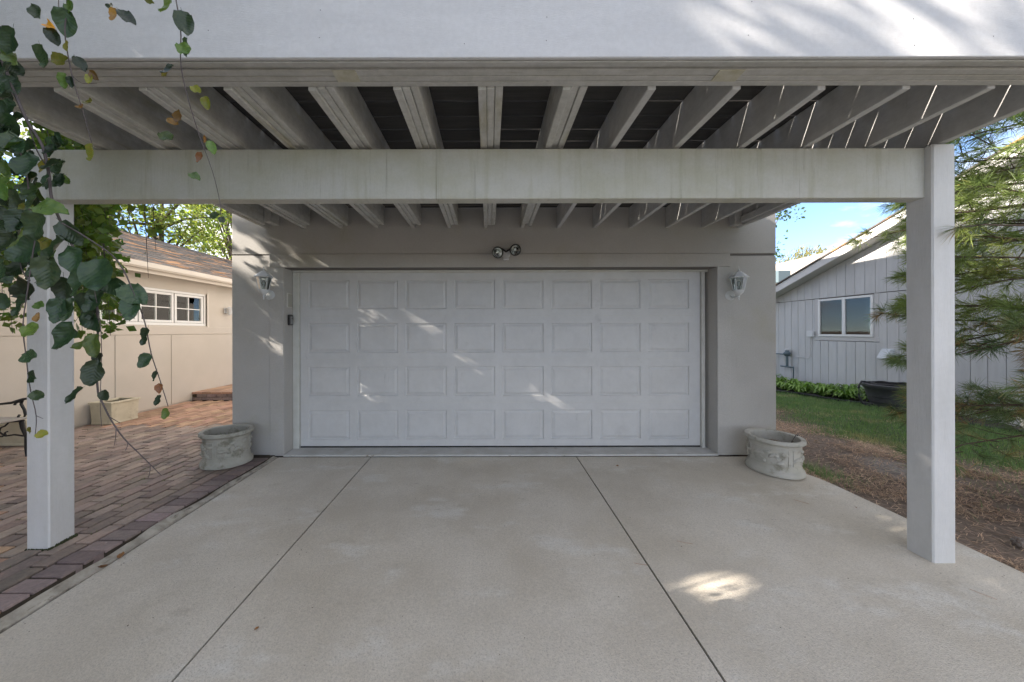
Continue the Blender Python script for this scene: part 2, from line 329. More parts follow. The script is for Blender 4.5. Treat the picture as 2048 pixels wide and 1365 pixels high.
for i, v in enumerate(vs):
    a = mulch_amount(v[0], v[1]); c0 = Vector((.08, .12, .045)); c1 = Vector((.20, .15, .115)); c = c0.lerp(c1, a)
    if v[0] > edge_x(v[1]) and v[0] < 12 and abs(v[1]) < 12: c = Vector((.05, .04, .032))
    d = math.hypot(v[0] - 4.35, v[1] - 3.6)
    if d < .5: c = c.lerp(Vector((.36, .335, .31)), .8 * (1 - d / .5))
    vc.data[i].color = (*c, 1)
for p in g.data.polygons: p.use_smooth = True

# ------------------------------------------------------------------ driveway with saw-cut joints
JX1, JX2, DL, DR, YW = -1.372, 1.012, -2.44, 3.29, 3.957
def slab_pts(pts, top=0):
    vs = []; n = len(pts)
    for x, y in pts: vs.append((x, y, drive_z(y)))
    for x, y in pts: vs.append((x, y, drive_z(y) - .12))
    return vs, [tuple(range(n)), tuple(range(n, 2*n))[::-1]] + [(i, i + n, (i+1) % n + n, (i+1) % n) for i in range(n)]
mb = MB(); mb.add([(DL+.02,-8.9,drive_z(-9)-.02),(DR-.06,-8.9,drive_z(-9)-.02),(DR-.06,3.2,drive_z(3.2)-.012),(2.9,YW-.01,-.012),(DL+.02,YW-.01,-.012)], [(0,1,2,3,4)])
driveway = mb.build('driveway', M['joint'], kind='structure'); driveway['label'] = 'pale concrete driveway with two long saw-cut joints'
arc = [(DR, 3.25), (3.275, 3.4), (3.22, 3.55), (3.13, 3.70), (3.06, 3.83), (3.02, YW)]
gap = .006
for pts in ([(DL,-9),(JX1-gap,-9),(JX1-gap,YW),(DL,YW)], [(JX1+gap,-9),(JX2-gap,-9),(JX2-gap,YW),(JX1+gap,YW)], [(JX2+gap,-9),(DR,-9)] + arc + [(JX2+gap,YW)]):
    m = MB(); m.add(*slab_pts(pts)); m.build('slab', M['concrete'], driveway)
street = MB().box(-60, 60, -19, -9.2, -.5, -.33).build('street', M['asphalt'], kind='structure'); street['label'] = 'asphalt street at the foot of the driveway'

# mortar haunch between pavers and driveway
PZ = .028                                                     # top of the pavers
BX = -2.50                                                    # inner edge of the soldier course
m = MB()
n = 46; vs = []; fs = []
for i in range(n):
    y = -3 + i * (6.95 / (n - 1)); j = rnd.uniform(-.006, .006); wv = .040 + rnd.uniform(-.014, .016)
    dp = .022 + .03 * max(0, min(1, (2.5 - y) / .5)) + .012 * math.sin(y * 9)
    vs += [(BX - .02, y, PZ - .022 + j), (BX + .004, y, max(drive_z(y) + .005, PZ - dp + j)), (BX + wv, y, drive_z(y) + .004), (BX + wv + .004, y, drive_z(y) - .03)]
for i in range(n - 1):
    for k in range(3): fs.append((i*4+k, i*4+k+1, (i+1)*4+k+1, (i+1)*4+k))
m.add(vs, fs); e = m.build('mortar_strip', M['mortar'], kind='structure', smooth=True)

# ------------------------------------------------------------------ brick patio
patio = MB().box(-6.5, BX - .004, -3, 8.4, -.28, PZ - .014).build('brick_patio', M['sand'], kind='structure'); patio['label'] = 'patio of red brick pavers in running bond with a dark soldier course'
def brick_mesh(lx, ly, h, mat):
    return MB().box(-lx/2, lx/2, -ly/2, ly/2, -h, 0).mesh('brick', mat, bevel=.004)
EW, EL, RW, RL = .118, .192, .113, .226
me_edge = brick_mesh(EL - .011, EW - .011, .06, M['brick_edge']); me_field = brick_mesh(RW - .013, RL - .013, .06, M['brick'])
cand = []
y = -.9
while y < 3.93:
    cand.append((BX - EL/2, y, me_edge, EL)); y += EW
r = 0; x = BX - EL - RW/2 - .004
while x > -6.16:
    y = -2.8 + (r % 2) * RL/2 + rnd.uniform(-.03, .03)
    ymax = 7.05
    while y < ymax:
        if not (x > -3.08 and y > 3.86): cand.append((x, y, me_field, RW))
        y += RL
    x -= RW; r += 1
def vis(c):                                                   # how large a paver shows from the driveway
    x, y = c[0], c[1]
    if y < .7: return 0
    px = CX + x * FPX / y
    return 0 if px < -25 else 1 / (y ** 2.0)
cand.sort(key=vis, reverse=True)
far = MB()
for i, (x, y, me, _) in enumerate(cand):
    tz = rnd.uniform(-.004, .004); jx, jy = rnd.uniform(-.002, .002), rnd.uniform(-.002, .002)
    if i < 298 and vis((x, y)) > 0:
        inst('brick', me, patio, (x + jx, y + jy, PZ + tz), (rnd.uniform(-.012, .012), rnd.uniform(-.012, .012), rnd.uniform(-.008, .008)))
    else:
        lx, ly = ((EL, EW) if me is me_edge else (RW, RL)); lx -= .012; ly -= .012
        far.box(x - lx/2 + jx, x + lx/2 + jx, y - ly/2 + jy, y + ly/2 + jy, PZ - .05, PZ + tz)
fo = far.build('brick', M['brick_far'], patio, kind='stuff')
# moss and weeds in the joints
wv = []; wf = []
for k in range(60):
    cx = rnd.choice([-2.69 - RW * q for q in range(1, 12)]) ; cy = rnd.uniform(1.9, 4.4)
    for q in range(rnd.randint(4, 14)):
        a = rnd.uniform(0, 6.28); l = rnd.uniform(.008, .03); bx = cx + rnd.uniform(-.008, .008); by = cy + rnd.uniform(-.05, .05)
        i0 = len(wv); wv += [(bx - .002, by, PZ - .01), (bx + .002, by, PZ - .01), (bx + l*math.cos(a), by + l*math.sin(a), PZ - .01 + l*.8)]; wf.append((i0, i0+1, i0+2))
wd = raw('joint_weeds', wv, wf, M['leaf_back']); tag(wd, 'tiny green weeds sprouting in the paver joints', 'weeds', kind='stuff')

# ------------------------------------------------------------------ garage
WX0, WX1, YF, GH = -3.01, 3.363, 4.0, 5.75
OX0, OX1, OZ = -2.40, 2.67, 2.205                             # door opening
YD = 4.20
gar = thing('garage', 'grey stucco garage with a wide white panelled door under the deck', 'garage', (0, 4.0, 0))
def gpart(mb, name, mat, bevel=0, smooth=False, parent=None, loc=None):
    mb.o = Vector((0, 4.0, 0)); mb.v = [tuple(Vector(v) - mb.o) for v in mb.v]
    return mb.build(name, mat, parent or gar, bevel, smooth, loc=(0, 0, 0))
SX0, SX1, SZ = -2.565, 2.822, 2.362                           # outer edge of the raised surround
gpart(MB().box(WX0, SX0, YF, 11, .0, 2.348).box(SX0, OX0, YF + .006, 11, 0, 2.348), 'wall', M['stucco'], .004)
gpart(MB().box(SX1, WX1, YF, 11, .0, 2.335).box(OX1, SX1, YF + .006, 11, 0, 2.335), 'wall', M['stucco'], .004)
gpart(MB().box(WX0, WX1, YF, YF + .25, 2.362, GH), 'wall', M['stucco'], .004)
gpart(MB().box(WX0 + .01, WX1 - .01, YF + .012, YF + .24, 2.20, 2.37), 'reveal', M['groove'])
gpart(MB().box(WX0, WX0 + .2, YF + .26, 11, 2.36, GH).box(WX1 - .2, WX1, YF + .26, 11, 2.345, GH).box(WX0, WX1, 10.8, 11, 2.365, GH - .004), 'wall', M['stucco'])
gpart(MB().box(WX0 - .05, WX1 + .05, YF - .04, 11.05, GH + .002, GH + .14), 'roof', M['shingle_grey'], .01)
gpart(MB().box(SX0 + .003, OX0, YF - .012, YF + .004, .003, OZ), 'door_surround', M['stucco'], .003)
gpart(MB().box(OX1, SX1 - .003, YF - .012, YF + .004, .003, OZ), 'door_surround', M['stucco'], .003)
gpart(MB().box(SX0 + .003, SX1 - .003, YF - .013, YF + .014, OZ + .002, 2.3605), 'door_surround', M['stucco'], .003)
gpart(MB().box(OX0, OX1, YF + .014, YF + .23, OZ, 2.21), 'soffit', M['stucco'])
DX0, DX1, DZ0, DZ1 = -2.318, 2.595, .046, 2.180
gpart(MB().box(OX0 + .002, DX0 - .004, YD - .03, YD + .05, .02, OZ - .03), 'jamb_trim', M['trim'], .003)
gpart(MB().box(DX1 + .004, OX1 - .03, YD - .03, YD + .05, .02, OZ - .03), 'jamb_trim', M['trim'], .003)
gpart(MB().box(OX0 + .002, OX1 - .002, YD - .045, YD + .05, DZ1 - .002, OZ - .002), 'head_trim', M['trim'], .003)
gpart(MB().prism([(YF - .03, .0), (YF - .03, .022), (YD + .1, .032), (YD + .1, 0)], 0, OX0 + .004, OX1 - .004), 'sill', M['sill'], .003)
gpart(MB().box(DX0, DX1, YD + .002, YD + .03, .028, DZ0 + .002), 'bottom_seal', M['seal'])
gpart(MB().box(OX0, OX1, YD + .08, YD + .12, .05, OZ), 'backing', M['room'])
# door: four sections, each with eight raised panels
sh = (DZ1 - DZ0) / 4; PW, PH, PITCH = .504, .360, .5966; pl0 = DX0 + .098
def panel_mesh():
    m = MB(); rings = [(0, 0.0), (.007, .013), (.016, .013), (.044, .002)]
    vs = []; fs = []
    for ins, dep in rings:
        a, b_ = PW/2 - ins, PH/2 - ins
        vs += [(-a, dep, -b_), (a, dep, -b_), (a, dep, b_), (-a, dep, b_)]
    for i in range(len(rings) - 1):
        for k in range(4): fs.append((i*4+k, i*4+(k+1) % 4, (i+1)*4+(k+1) % 4, (i+1)*4+k))
    i = (len(rings) - 1) * 4; fs.append((i, i+1, i+2, i+3))
    m.add(vs, fs); me = m.mesh('raised_panel', M['door'])
    if me.polygons[-1].normal.y > 0: me.flip_normals()
    return me
pm = panel_mesh()
for s in range(4):
    z0 = DZ0 + s * sh + .002; z1 = DZ0 + (s + 1) * sh - .002; zc = (z0 + z1) / 2 - .004
    m = MB(); p0, p1 = zc - PH/2, zc + PH/2; th = .035
    m.box(DX0, DX1, YD, YD + th, z0, p0); m.box(DX0, DX1, YD, YD + th, p1, z1)
    xs = [DX0] + [v for k in range(8) for v in (pl0 + k*PITCH, pl0 + k*PITCH + PW)] + [DX1]
    for k in range(0, len(xs), 2): m.box(xs[k], xs[k+1], YD + .0001, YD + th, p0, p1)
    m.o = Vector((0, 4, 0)); m.v = [tuple(Vector(v) - m.o) for v in m.v]
    sec = inst('door_section', m.mesh('door_section', M['door']), gar)
    for k in range(8): inst('raised_panel', pm, sec, (pl0 + k*PITCH + PW/2, YD - 4.0, zc))
    if s < 3: gpart(MB().box(DX0, DX1, YD + .004, YD + .03, z1 - .001, z1 + .005), 'section_joint', M['trim'])

# ------------------------------------------------------------------ raised deck over the driveway
JZ, JT = 2.66, 2.90
deck = thing('raised_deck', 'white painted timber deck on two posts above the driveway', 'deck', (0, 2.3, 0))
def dpart(mb, name, mat, bevel=.004, parent=None, smooth=False):
    mb.v = [tuple(Vector(v) - Vector((0, 2.3, 0))) for v in mb.v]
    return mb.build(name, mat, parent or deck, bevel, smooth, loc=(0, 0, 0))
LPX = (-3.04, -2.89); RPX = (2.847, 2.995)
lp = dpart(MB().box(*LPX, 2.24, 2.385, PZ - .03, 2.66), 'post', M['post'], .008); lp['label'] = 'left post standing on the brick patio'
rp = dpart(MB().box(*RPX, 2.19, 2.335, drive_z(2.2) - .02, 2.655), 'post', M['post'], .008); rp['label'] = 'right post standing on the concrete'
bm_ = MB()
for k in range(70):
    tq = rnd.random(); yq = 2.235 + tq * .155; hgt = rnd.uniform(.01, .028)
    bm_.blob((-2.888 + rnd.uniform(0, .006), yq, PZ + .002), (.006, .008, hgt * (.5 + tq * .5)), n=5, m=3)
for k in range(40): bm_.blob((-3.04 + rnd.random() * .15, 2.236, PZ), (.007, .005, rnd.uniform(.006, .012)), n=5, m=3)
dpart(bm_, 'moss', M['moss'], 0, lp)
dpart(MB().box(LPX[1] - .002, RPX[0] + .001, 2.23, 2.318, 2.322, 2.648), 'beam', M['beam'], .004)
JX = lambda k: -.053 + .4235 * k
jl = MB
for k in range(-6, 8):
    x = JX(k)
    if k == -6: x = -2.615
    if k == 7: x = 2.90
    mat_ = M['joist'] if k < 2 else M['joist_clean']
    j = dpart(MB().box(x, x + .042, 1.703, YF - .004, JZ + rnd.uniform(-.003, .003), JT), 'joist', mat_, .003)
    if k in (-6, 7): plies = 1
    elif k < 2: plies = 2
    else: plies = 0
    for q in range(plies):
        x0 = x + .0445 + q * .0425; zz = JZ + rnd.uniform(.006, .018)
        dpart(MB().box(x0, x0 + .039, 1.704, YF - (.10 if q == 0 else .05) - rnd.uniform(0, .04), zz, JT - .004), 'sister_ply', mat_, .003, j)
    if k == -6: dpart(MB().box(x + .09, x + .17, YF - .17, YF - .006, JZ + .03, JT - .006), 'corner_block', mat_, .004, j)
    if k == 7: dpart(MB().box(x - .09, x - .003, YF - .10, YF - .006, JZ + .01, JT - .006), 'corner_block', mat_, .004, j); dpart(MB().box(x - .03, x - .002, 2.9, YF - .105, JZ + .03, JZ + .10), 'cleat', mat_, .003, j)
y = 1.708; q = 0
while y < 3.96:
    wd_ = .138; g_ = rnd.choice([.005, .007, .009, .011, .012, .014])
    y1 = min(y + wd_, 3.994)
    dpart(MB().box(-2.63, 3.0, y, y1, JT + .002, JT + .026), 'deck_board', M['deckboard'], .002); y += wd_ + g_
FX0, FX1 = -2.66, 3.05
dpart(MB().box(FX0, FX1, 1.530, 1.548, 2.683, 3.30), 'fascia', M['fascia'], .003)
dpart(MB().box(FX0, FX1, 1.551, 1.572, 2.679, 3.28), 'drip_board', M['rim'], .002)
dpart(MB().box(FX0, FX1 - .01, 1.578, 1.596, 2.688, 3.25), 'rim_board', M['rim'], .002)
dpart(MB().box(FX0, FX1 - .02, 1.599, 1.636, 2.680, 2.94), 'rim_board', M['rim'], .002)
dpart(MB().box(FX0, FX1 - .03, 1.638, 1.668, 2.678, 2.94), 'rim_board', M['rim'], .002)
dpart(MB().box(FX0, FX1 - .04, 1.670, 1.702, 2.676, 2.94), 'rim_board', M['rim'], .002)
for (xa, xb) in ((-.735, -.625), (1.085, 1.205)):
    m = MB(); m.add([(xa, 1.60, 2.6765), (xb, 1.60, 2.6765), (xb, 1.668, 2.6725), (xa, 1.668, 2.6725), (xa, 1.60, 2.69), (xb, 1.60, 2.69), (xb, 1.668, 2.69), (xa, 1.668, 2.69)],
        [(0,3,2,1),(4,5,6,7),(0,1,5,4),(1,2,6,5),(2,3,7,6),(3,0,4,7)])
    pb = dpart(m, 'patch_block', mk('patch_wood', (.50, .49, .42), (.40, .38, .28), 20, rough=.7), .001)

# ------------------------------------------------------------------ cast stone planters
def urn(label, x, y, z, rx, ry, rz, group='oval stone planters flanking the garage door', cm_=M['cast']):
    t = thing('stone_planter', label, 'planter', (x, y, z), rz, group)
    prof = [(.90, 0), (.965, .006), (.975, .03), (.95, .048), (.90, .058), (.885, .075), (.865, .085), (.862, .095), (.855, .10), (.86, .285), (.872, .292), (.875, .304), (.90, .312), (.955, .318), (1.0, .330), (1.0, .348), (.975, .360), (.90, .362), (.83, .356), (.80, .34), (.79, .26), (.78, .25)]
    MB().lathe(prof, 56, sx=rx, sy=ry).build('bowl', cm_, t, smooth=True, loc=(0, 0, 0))
    MB().lathe([(.001, .262), (.4, .27), (.80, .258)], 24, sx=rx, sy=ry, close=False).build('soil', M['soil'], t, smooth=True, loc=(0, 0, 0))
    rr = random.Random(hash(label) % 1000)
    for k in range(4):                                        # four framed panels with a relief swag
        a0 = k * math.pi/2 + .10; a1 = (k + 1) * math.pi/2 - .10
        def pt(a, zz, d=1.0): return (rx * (.862 + d) * math.cos(a), ry * (.862 + d) * math.sin(a), zz)
        fr = MB(); na = 14
        for zz in (.118, .272):
            fr.tube([pt(a0 + (a1 - a0) * i / na, zz, 0.0) for i in range(na + 1)], .0045, 5)
        for a in (a0, a1): fr.tube([pt(a, .118, 0.0), pt(a, .272, 0.0)], .0045, 5)
        fr.build('panel_border', cm_, t, smooth=True, loc=(0, 0, 0))
        st = MB(); st.tube([pt(a0 + (a1 - a0) * (.12 + .76 * i / 12), .195 + .035 * math.sin(i * .9 + k), .004) for i in range(13)], .006, 5); st.build('relief_stem', cm_, t, smooth=True, loc=(0, 0, 0))
        for i in range(8):
            u = .12 + .76 * i / 7; a = a0 + (a1 - a0) * u; zz = .195 + .035 * math.sin(12 * (u - .12) / .76 * .9 + k) + (.024 if i % 2 else -.024)
            c = pt(a, zz, .0)
            tg = Vector((-rx * math.sin(a), ry * math.cos(a), 0)).normalized(); nrm = Vector((math.cos(a) * ry, math.sin(a) * rx, 0)).normalized()
            Mx = Matrix((tg, nrm, Vector((0, 0, 1)))).transposed() @ Matrix.Rotation(rr.uniform(-.7, .7), 3, 'Y')
            if i % 3 == 2: MB().blob(c, (.019, .019, .019), Mx, 10, 6).build('relief_fruit', cm_, t, smooth=True, loc=(0, 0, 0))
            else: MB().blob(c, (.036, .017, .019), Mx, 10, 6).build('relief_leaf', cm_, t, smooth=True, loc=(0, 0, 0))
    return t
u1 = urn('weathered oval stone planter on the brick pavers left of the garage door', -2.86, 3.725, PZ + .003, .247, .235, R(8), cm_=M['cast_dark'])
u2 = urn('weathered oval stone planter on the concrete corner right of the garage door', 3.0, 3.60, drive_z(3.6) + .002, .245, .275, R(-6))
m = MB(); m.tube([(.18, .02, .27), (.215, .0, .335), (.225, -.01, .37), (.20, -.02, .372), (.12, -.06, .30)], .004, 5); m.build('dry_stem', M['twig'], u2, loc=(0, 0, 0))
for uu, k0 in ((u1, 3), (u2, 5)):
    m = MB(); rr = random.Random(k0)
    for q in range(26):
        a = rr.uniform(0, 6.28); r0 = rr.uniform(0, .13); p = Vector((r0 * math.cos(a), r0 * math.sin(a), .265)); d = Vector((rr.uniform(-.5, .5), rr.uniform(-.5, .5), 1)) * rr.uniform(.02, .07)
        m.tube([p, p + d * .6, p + d + Vector((rr.uniform(-.02, .02), rr.uniform(-.02, .02), -.01))], [.002, .002, .001], 4)
    m.build('dead_stems', M['dead_leaf'] if k0 == 5 else M['leaf_back'], uu, loc=(0, 0, 0))

# ------------------------------------------------------------------ lanterns, floodlight, keypad
def lantern(label, bx, bz, lean):
    t = thing('wall_lantern', label, 'lantern', (bx, YF - .001, bz), 0, 'white wall lanterns beside the garage door')
    W = M['white_metal']; yc = -.125; zt = .19
    def hexring(r, z): return [(lean + r * math.cos(R(60*k + 30)), yc + r * math.sin(R(60*k + 30)), z) for k in range(6)]
    MB().lathe([(.062, 0), (.062, .008), (.05, .014), (.02, .02)], 24).build('back_plate', W, t, smooth=True, loc=(0, 0, 0)).rotation_euler = (R(90), 0, 0)
    MB().tube([(0, -.012, 0), (lean*.4, -.05, -.03), (lean*.8, -.10, -.02), (lean, yc, .015)], [.012, .010, .009, .010], 8).build('arm', W, t, smooth=True, loc=(0, 0, 0))
    MB().lathe([(.004, -.065), (.009, -.055), (.005, -.045), (.012, -.03), (.008, -.015), (.02, -.004), (.045, .02), (.05, .034), (.05, .045)], 16, c=(lean, yc, 0)).build('cup', W, t, smooth=True, loc=(0, 0, 0))
    m = MB(); m.add(hexring(.052, .04) + hexring(.052, .05), [(0,1,2,3,4,5)[::-1], (6,7,8,9,10,11)] + [(k, (k+1) % 6, (k+1) % 6 + 6, k + 6) for k in range(6)]); m.build('floor', W, t, loc=(0, 0, 0))
    lo_, hi_ = hexring(.050, .05), hexring(.078, .188)
    for k in range(6): MB().tube([lo_[k], hi_[k]], .0045, 5).build('frame_bar', W, t, loc=(0, 0, 0))
    for k in range(6):
        k2 = (k + 1) % 6
        mm = MB(); mm.add([lo_[k], lo_[k2], hi_[k2], hi_[k]], [(0, 1, 2, 3)]); mm.build('glass_pane', M['lens'], t, loc=(0, 0, 0))
    m = MB(); rings = [(.098, .186), (.098, .194), (.075, .216), (.045, .244), (.030, .250), (.028, .258)]
    vs = []; fs = []
    for r_, z in rings: vs += hexring(r_, z)
    for i in range(len(rings) - 1):
        for k in range(6): fs.append((i*6+k, i*6+(k+1) % 6, (i+1)*6+(k+1) % 6, (i+1)*6+k))
    fs += [tuple(range(6))[::-1], tuple(range(len(vs)-6, len(vs)))]
    m.add(vs, fs); m.build('roof', W, t, .002, loc=(0, 0, 0))
    MB().lathe([(.012, .258), (.006, .266), (.009, .276), (.004, .29), (.001, .325)], 12, c=(lean, yc, 0)).build('finial', W, t, smooth=True, loc=(0, 0, 0))
    MB().lathe([(.010, .05), (.010, .09), (.018, .10), (.022, .125), (.012, .15), (.002, .158)], 12, c=(lean, yc, 0)).build('bulb', M['lens'], t, smooth=True, loc=(0, 0, 0))
    return t
lantern('white hexagonal wall lantern left of the garage door', -2.555, 1.885, .0)
lantern('white hexagonal wall lantern right of the garage door', 2.815, 1.868, .02)

fl = thing('floodlight', 'twin-head floodlight above the garage door', 'floodlight', (.20, YF - .013, 2.36))
MB().lathe([(.05, 0), (.05, .012), (.035, .022)], 20).build('back_plate', M['white_metal'], fl, smooth=True, loc=(0, 0, -.005)).rotation_euler = (R(90), 0, 0)
MB().box(-.03, .03, -.075, -.02, -.085, -.062).build('sensor', M['box_white'], fl, .004, loc=(0, 0, 0))
for sx, dz, tz in ((-1, -.015, 14), (1, .012, -22)):
    hd = MB().lathe([(.022, -.10), (.028, -.06), (.030, -.04), (.058, -.005), (.066, 0), (.066, .008), (.060, .008), (.057, .0), (.03, -.035)], 24, close=False).build('lamp_head', M['dark_metal'], fl, smooth=True, loc=(sx * .10, -.135, dz))
    hd.rotation_euler = (R(96), 0, R(tz))
    l = MB().lathe([(.001, .013), (.03, .011), (.0585, .002)], 24, close=False).build('lens', M['lens'], hd, smooth=True, loc=(0, 0, 0))
    MB().lathe([(.001, -.03), (.03, -.024), (.056, -.002)], 24, close=False).build('reflector', mk('reflector', (.75, .76, .76), rough=.18, metal=.9), hd, smooth=True, loc=(0, 0, 0))
    MB().tube([(0, -.02, .02), (sx * .05, -.06, .045), (sx * .095, -.06, .02)], .011, 7).build('arm', M['dark_metal'], fl, smooth=True, loc=(0, 0, 0))
kp = thing('keypad', 'small black door keypad on the left jamb of the garage opening', 'keypad', (OX0 + .001, 4.10, 1.595))
MB().box(0, .030, -.035, .035, -.062, .062).build('housing', M['keypad'], kp, .006, loc=(0, 0, 0))
MB().box(.030, .034, -.024, .03, -.05, .045).build('cover', M['keypad_face'], kp, .002, loc=(0, 0, 0))
MB().box(.034, .037, -.006, .008, .012, .024).build('button', M['keypad'], kp, .001, loc=(0, 0, 0))
jb = thing('junction_box', 'flat painted box above the black keypad on the left jamb', 'box', (OX0 + .001, 4.10, 1.83))
MB().box(0, .012, -.055, .05, -.085, .085).build('housing', M['trim'], jb, .003, loc=(0, 0, 0))
MB().box(.012, .015, -.047, .042, -.077, .077).build('cover', mk('box_cover', (.40, .39, .34), rough=.6), jb, .002, loc=(0, 0, 0))

# ------------------------------------------------------------------ left house
LX = -6.2
lh = thing('beige_house', 'low beige house beyond the brick patio with a shingle roof', 'house', (LX, 6, 0))
def lpart(mb, name, mat, bevel=0, parent=None, smooth=False):
    mb.v = [tuple(Vector(v) - Vector((LX, 6, 0))) for v in mb.v]
    return mb.build(name, mat, parent or lh, bevel, smooth, loc=(0, 0, 0))
WY0, WY1, WZ0, WZ1 = 5.33, 7.50, 1.585, 2.275
lpart(MB().box(LX - .25, LX, -6, WY0, -.02, 2.62).box(LX - .25, LX, WY1, 16, -.02, 2.62).box(LX - .25, LX - .001, WY0, WY1, -.02, WZ0).box(LX - .25, LX - .001, WY0, WY1, WZ1, 2.62), 'wall', M['house_left'])
ys = [-1.35 + k for k in range(0, 10)]
for a in range(len(ys) - 1):
    lpart(MB().box(LX + .001, LX + .012, ys[a] + .006, ys[a+1] - .006, PZ + .02, 1.395), 'wall_panel', M['house_left'], .002)
lpart(MB().box(LX + .001, LX + .014, -2, 16, 1.407, 1.56), 'belt_board', M['house_left'], .003)
lpart(MB().box(LX - 3, LX - .5, -5.8, 15.8, 0, .02).box(LX - .6, LX - .55, 4.5, 8.5, .02, 2.6), 'interior', M['room'])
win = lpart(MB().box(LX - .10, LX - .02, WY0, WY1, WZ0, WZ0 + .05).box(LX - .10, LX - .02, WY0, WY1, WZ1 - .05, WZ1).box(LX - .10, LX - .02, WY0, WY0 + .045, WZ0 + .051, WZ1 - .051).box(LX - .10, LX - .02, WY1 - .045, WY1, WZ0 + .051, WZ1 - .051), 'window', M['white_trim'], .003)
n3 = (WY1 - WY0 - .09) / 3
for k in range(3):
    a = WY0 + .045 + k * n3 + .012; z_ = a + n3 - .024; c0, c1 = WZ0 + .055, WZ1 - .055
    lpart(MB().box(LX - .085, LX - .03, a, a + .045, c0, c1).box(LX - .085, LX - .03, z_ - .045, z_, c0, c1).box(LX - .084, LX - .031, a + .045, z_ - .045, c0, c0 + .045).box(LX - .084, LX - .031, a + .045, z_ - .045, c1 - .045, c1), 'sash', M['white_trim'], .003, win)
    mid = (a + z_) / 2; mz = (c0 + c1) / 2
    lpart(MB().box(LX - .068, LX - .052, mid - .009, mid + .009, c0 + .046, c1 - .046).box(LX - .067, LX - .053, a + .046, mid - .0095, mz - .009, mz + .009).box(LX - .067, LX - .053, mid + .0095, z_ - .046, mz - .009, mz + .009), 'muntin', M['white_trim'], 0, win)
    lpart(MB().box(LX - .063, LX - .057, a + .04, z_ - .04, c0 + .04, c1 - .04), 'pane', M['glass'], 0, win)
    if k < 2: lpart(MB().box(LX - .16, LX - .15, a, z_, c0, c1), 'blind', M['blind'], 0, win)
    else:
        m = MB(); m.add([(LX - .155, a, c0), (LX - .155, a + .25, c0), (LX - .155, a + .06, c1), (LX - .155, a, c1)], [(0, 1, 2, 3)]); lpart(m, 'blind', M['blind'], 0, win)
lpart(MB().box(LX - .02, LX + .016, WY1, WY1 + .05, WZ0 - .03, WZ1 + .03), 'window_casing', M['house_left_trim'], .002)
lpart(MB().box(LX + .02, LX + .30, -6, 16, 2.56, 2.575), 'soffit', M['house_left'])
lpart(MB().box(LX + .30, LX + .325, -6, 16, 2.47, 2.63), 'fascia', M['house_left_trim'], .003)
lpart(MB().prism([(LX + .327, 2.53), (LX + .40, 2.53), (LX + .425, 2.56), (LX + .425, 2.64), (LX + .41, 2.64), (LX + .405, 2.57), (LX + .33, 2.55)], 1, -6, 16), 'gutter', M['house_left_trim'], 0)
RXe, RZe, RXr, RZr = LX + .37, 2.645, -9.0, 3.92
lpart(MB().prism([(RXe, RZe - .02), (RXr, RZr - .02), (-11.8, RZe - .02), (-11.8, RZe - .06), (RXr, RZr - .07), (RXe, RZe - .06)], 1, -6.1, 16.1), 'roof', M['room'])
sh_ = MB(); nc = 26
for i in range(nc):
    t0, t1 = i / nc, (i + 1.35) / nc
    y = -6 + (i % 2) * .16
    while y < 15.9:
        wv = rnd.uniform(.22, .36); tk = rnd.uniform(.010, .018)
        xa, za = RXe + (RXr - RXe) * t0, RZe + (RZr - RZe) * t0; xb, zb = RXe + (RXr - RXe) * min(1, t1), RZe + (RZr - RZe) * min(1, t1)
        sh_.add([(xa, y, za + tk), (xa, y + wv, za + tk), (xb, y + wv, zb + .002), (xb, y, zb + .002), (xa, y, za - .005), (xa, y + wv, za - .005)], [(0, 1, 2, 3), (4, 5, 1, 0), (4, 0, 3), (1, 5, 2)]); y += wv + .008
lpart(sh_, 'shingles', M['shingle'])['kind'] = 'stuff'
lpart(MB().prism([(RXr + .14, RZr - .05), (RXr, RZr + .012), (RXr - .14, RZr - .05), (RXr, RZr + .03)], 1, -6.1, 16.1), 'ridge_cap', M['shingle'])
ls = thing('wall_sconce', 'small white sconce on the beige house wall', 'sconce', (LX + .014, 8.02, 1.95))
MB().box(0, .02, -.05, .05, -.06, .06).build('back_plate', M['white_metal'], ls, .004, loc=(0, 0, 0))
MB().lathe([(.03, -.10), (.045, -.08), (.065, .05), (.07, .055), (.02, .09)], 14, c=(.09, 0, 0)).build('shade', M['white_metal'], ls, smooth=True, loc=(0, 0, 0))
MB().tube([(.02, 0, .02), (.05, 0, .06), (.09, 0, .07)], .012, 6).build('arm', M['white_metal'], ls, loc=(0, 0, 0))

# brick step at the back of the patio
stp = thing('brick_step', 'low brick step with a paver top against the beige house', 'step', (-5, 7.5, PZ))
sb = MB().box(-1.19, 2.6, -.38, 1.6, -.04, .118); sb.build('core', M['sand'], stp, loc=(0, 0, 0))
for row in range(2):
    for k in range(18):
        x0 = -1.188 + k * .21 + (row * .1)
        MB().box(x0, x0 + .2, -.392, -.30, .004 + row * .068, .062 + row * .068).build('brick', M['brick_edge'], stp, .004, loc=(0, 0, 0))
tp = MB()
for k in range(18):
    for q in range(9):
        x0 = -1.188 + k * .208; y0 = -.395 + q * .21; tp.box(x0, x0 + .2, y0, y0 + .2, .134, .172 + rnd.uniform(-.003, .003))
o = tp.build('top_pavers', M['brick_far'], stp, loc=(0, 0, 0)); o['kind'] = 'stuff'

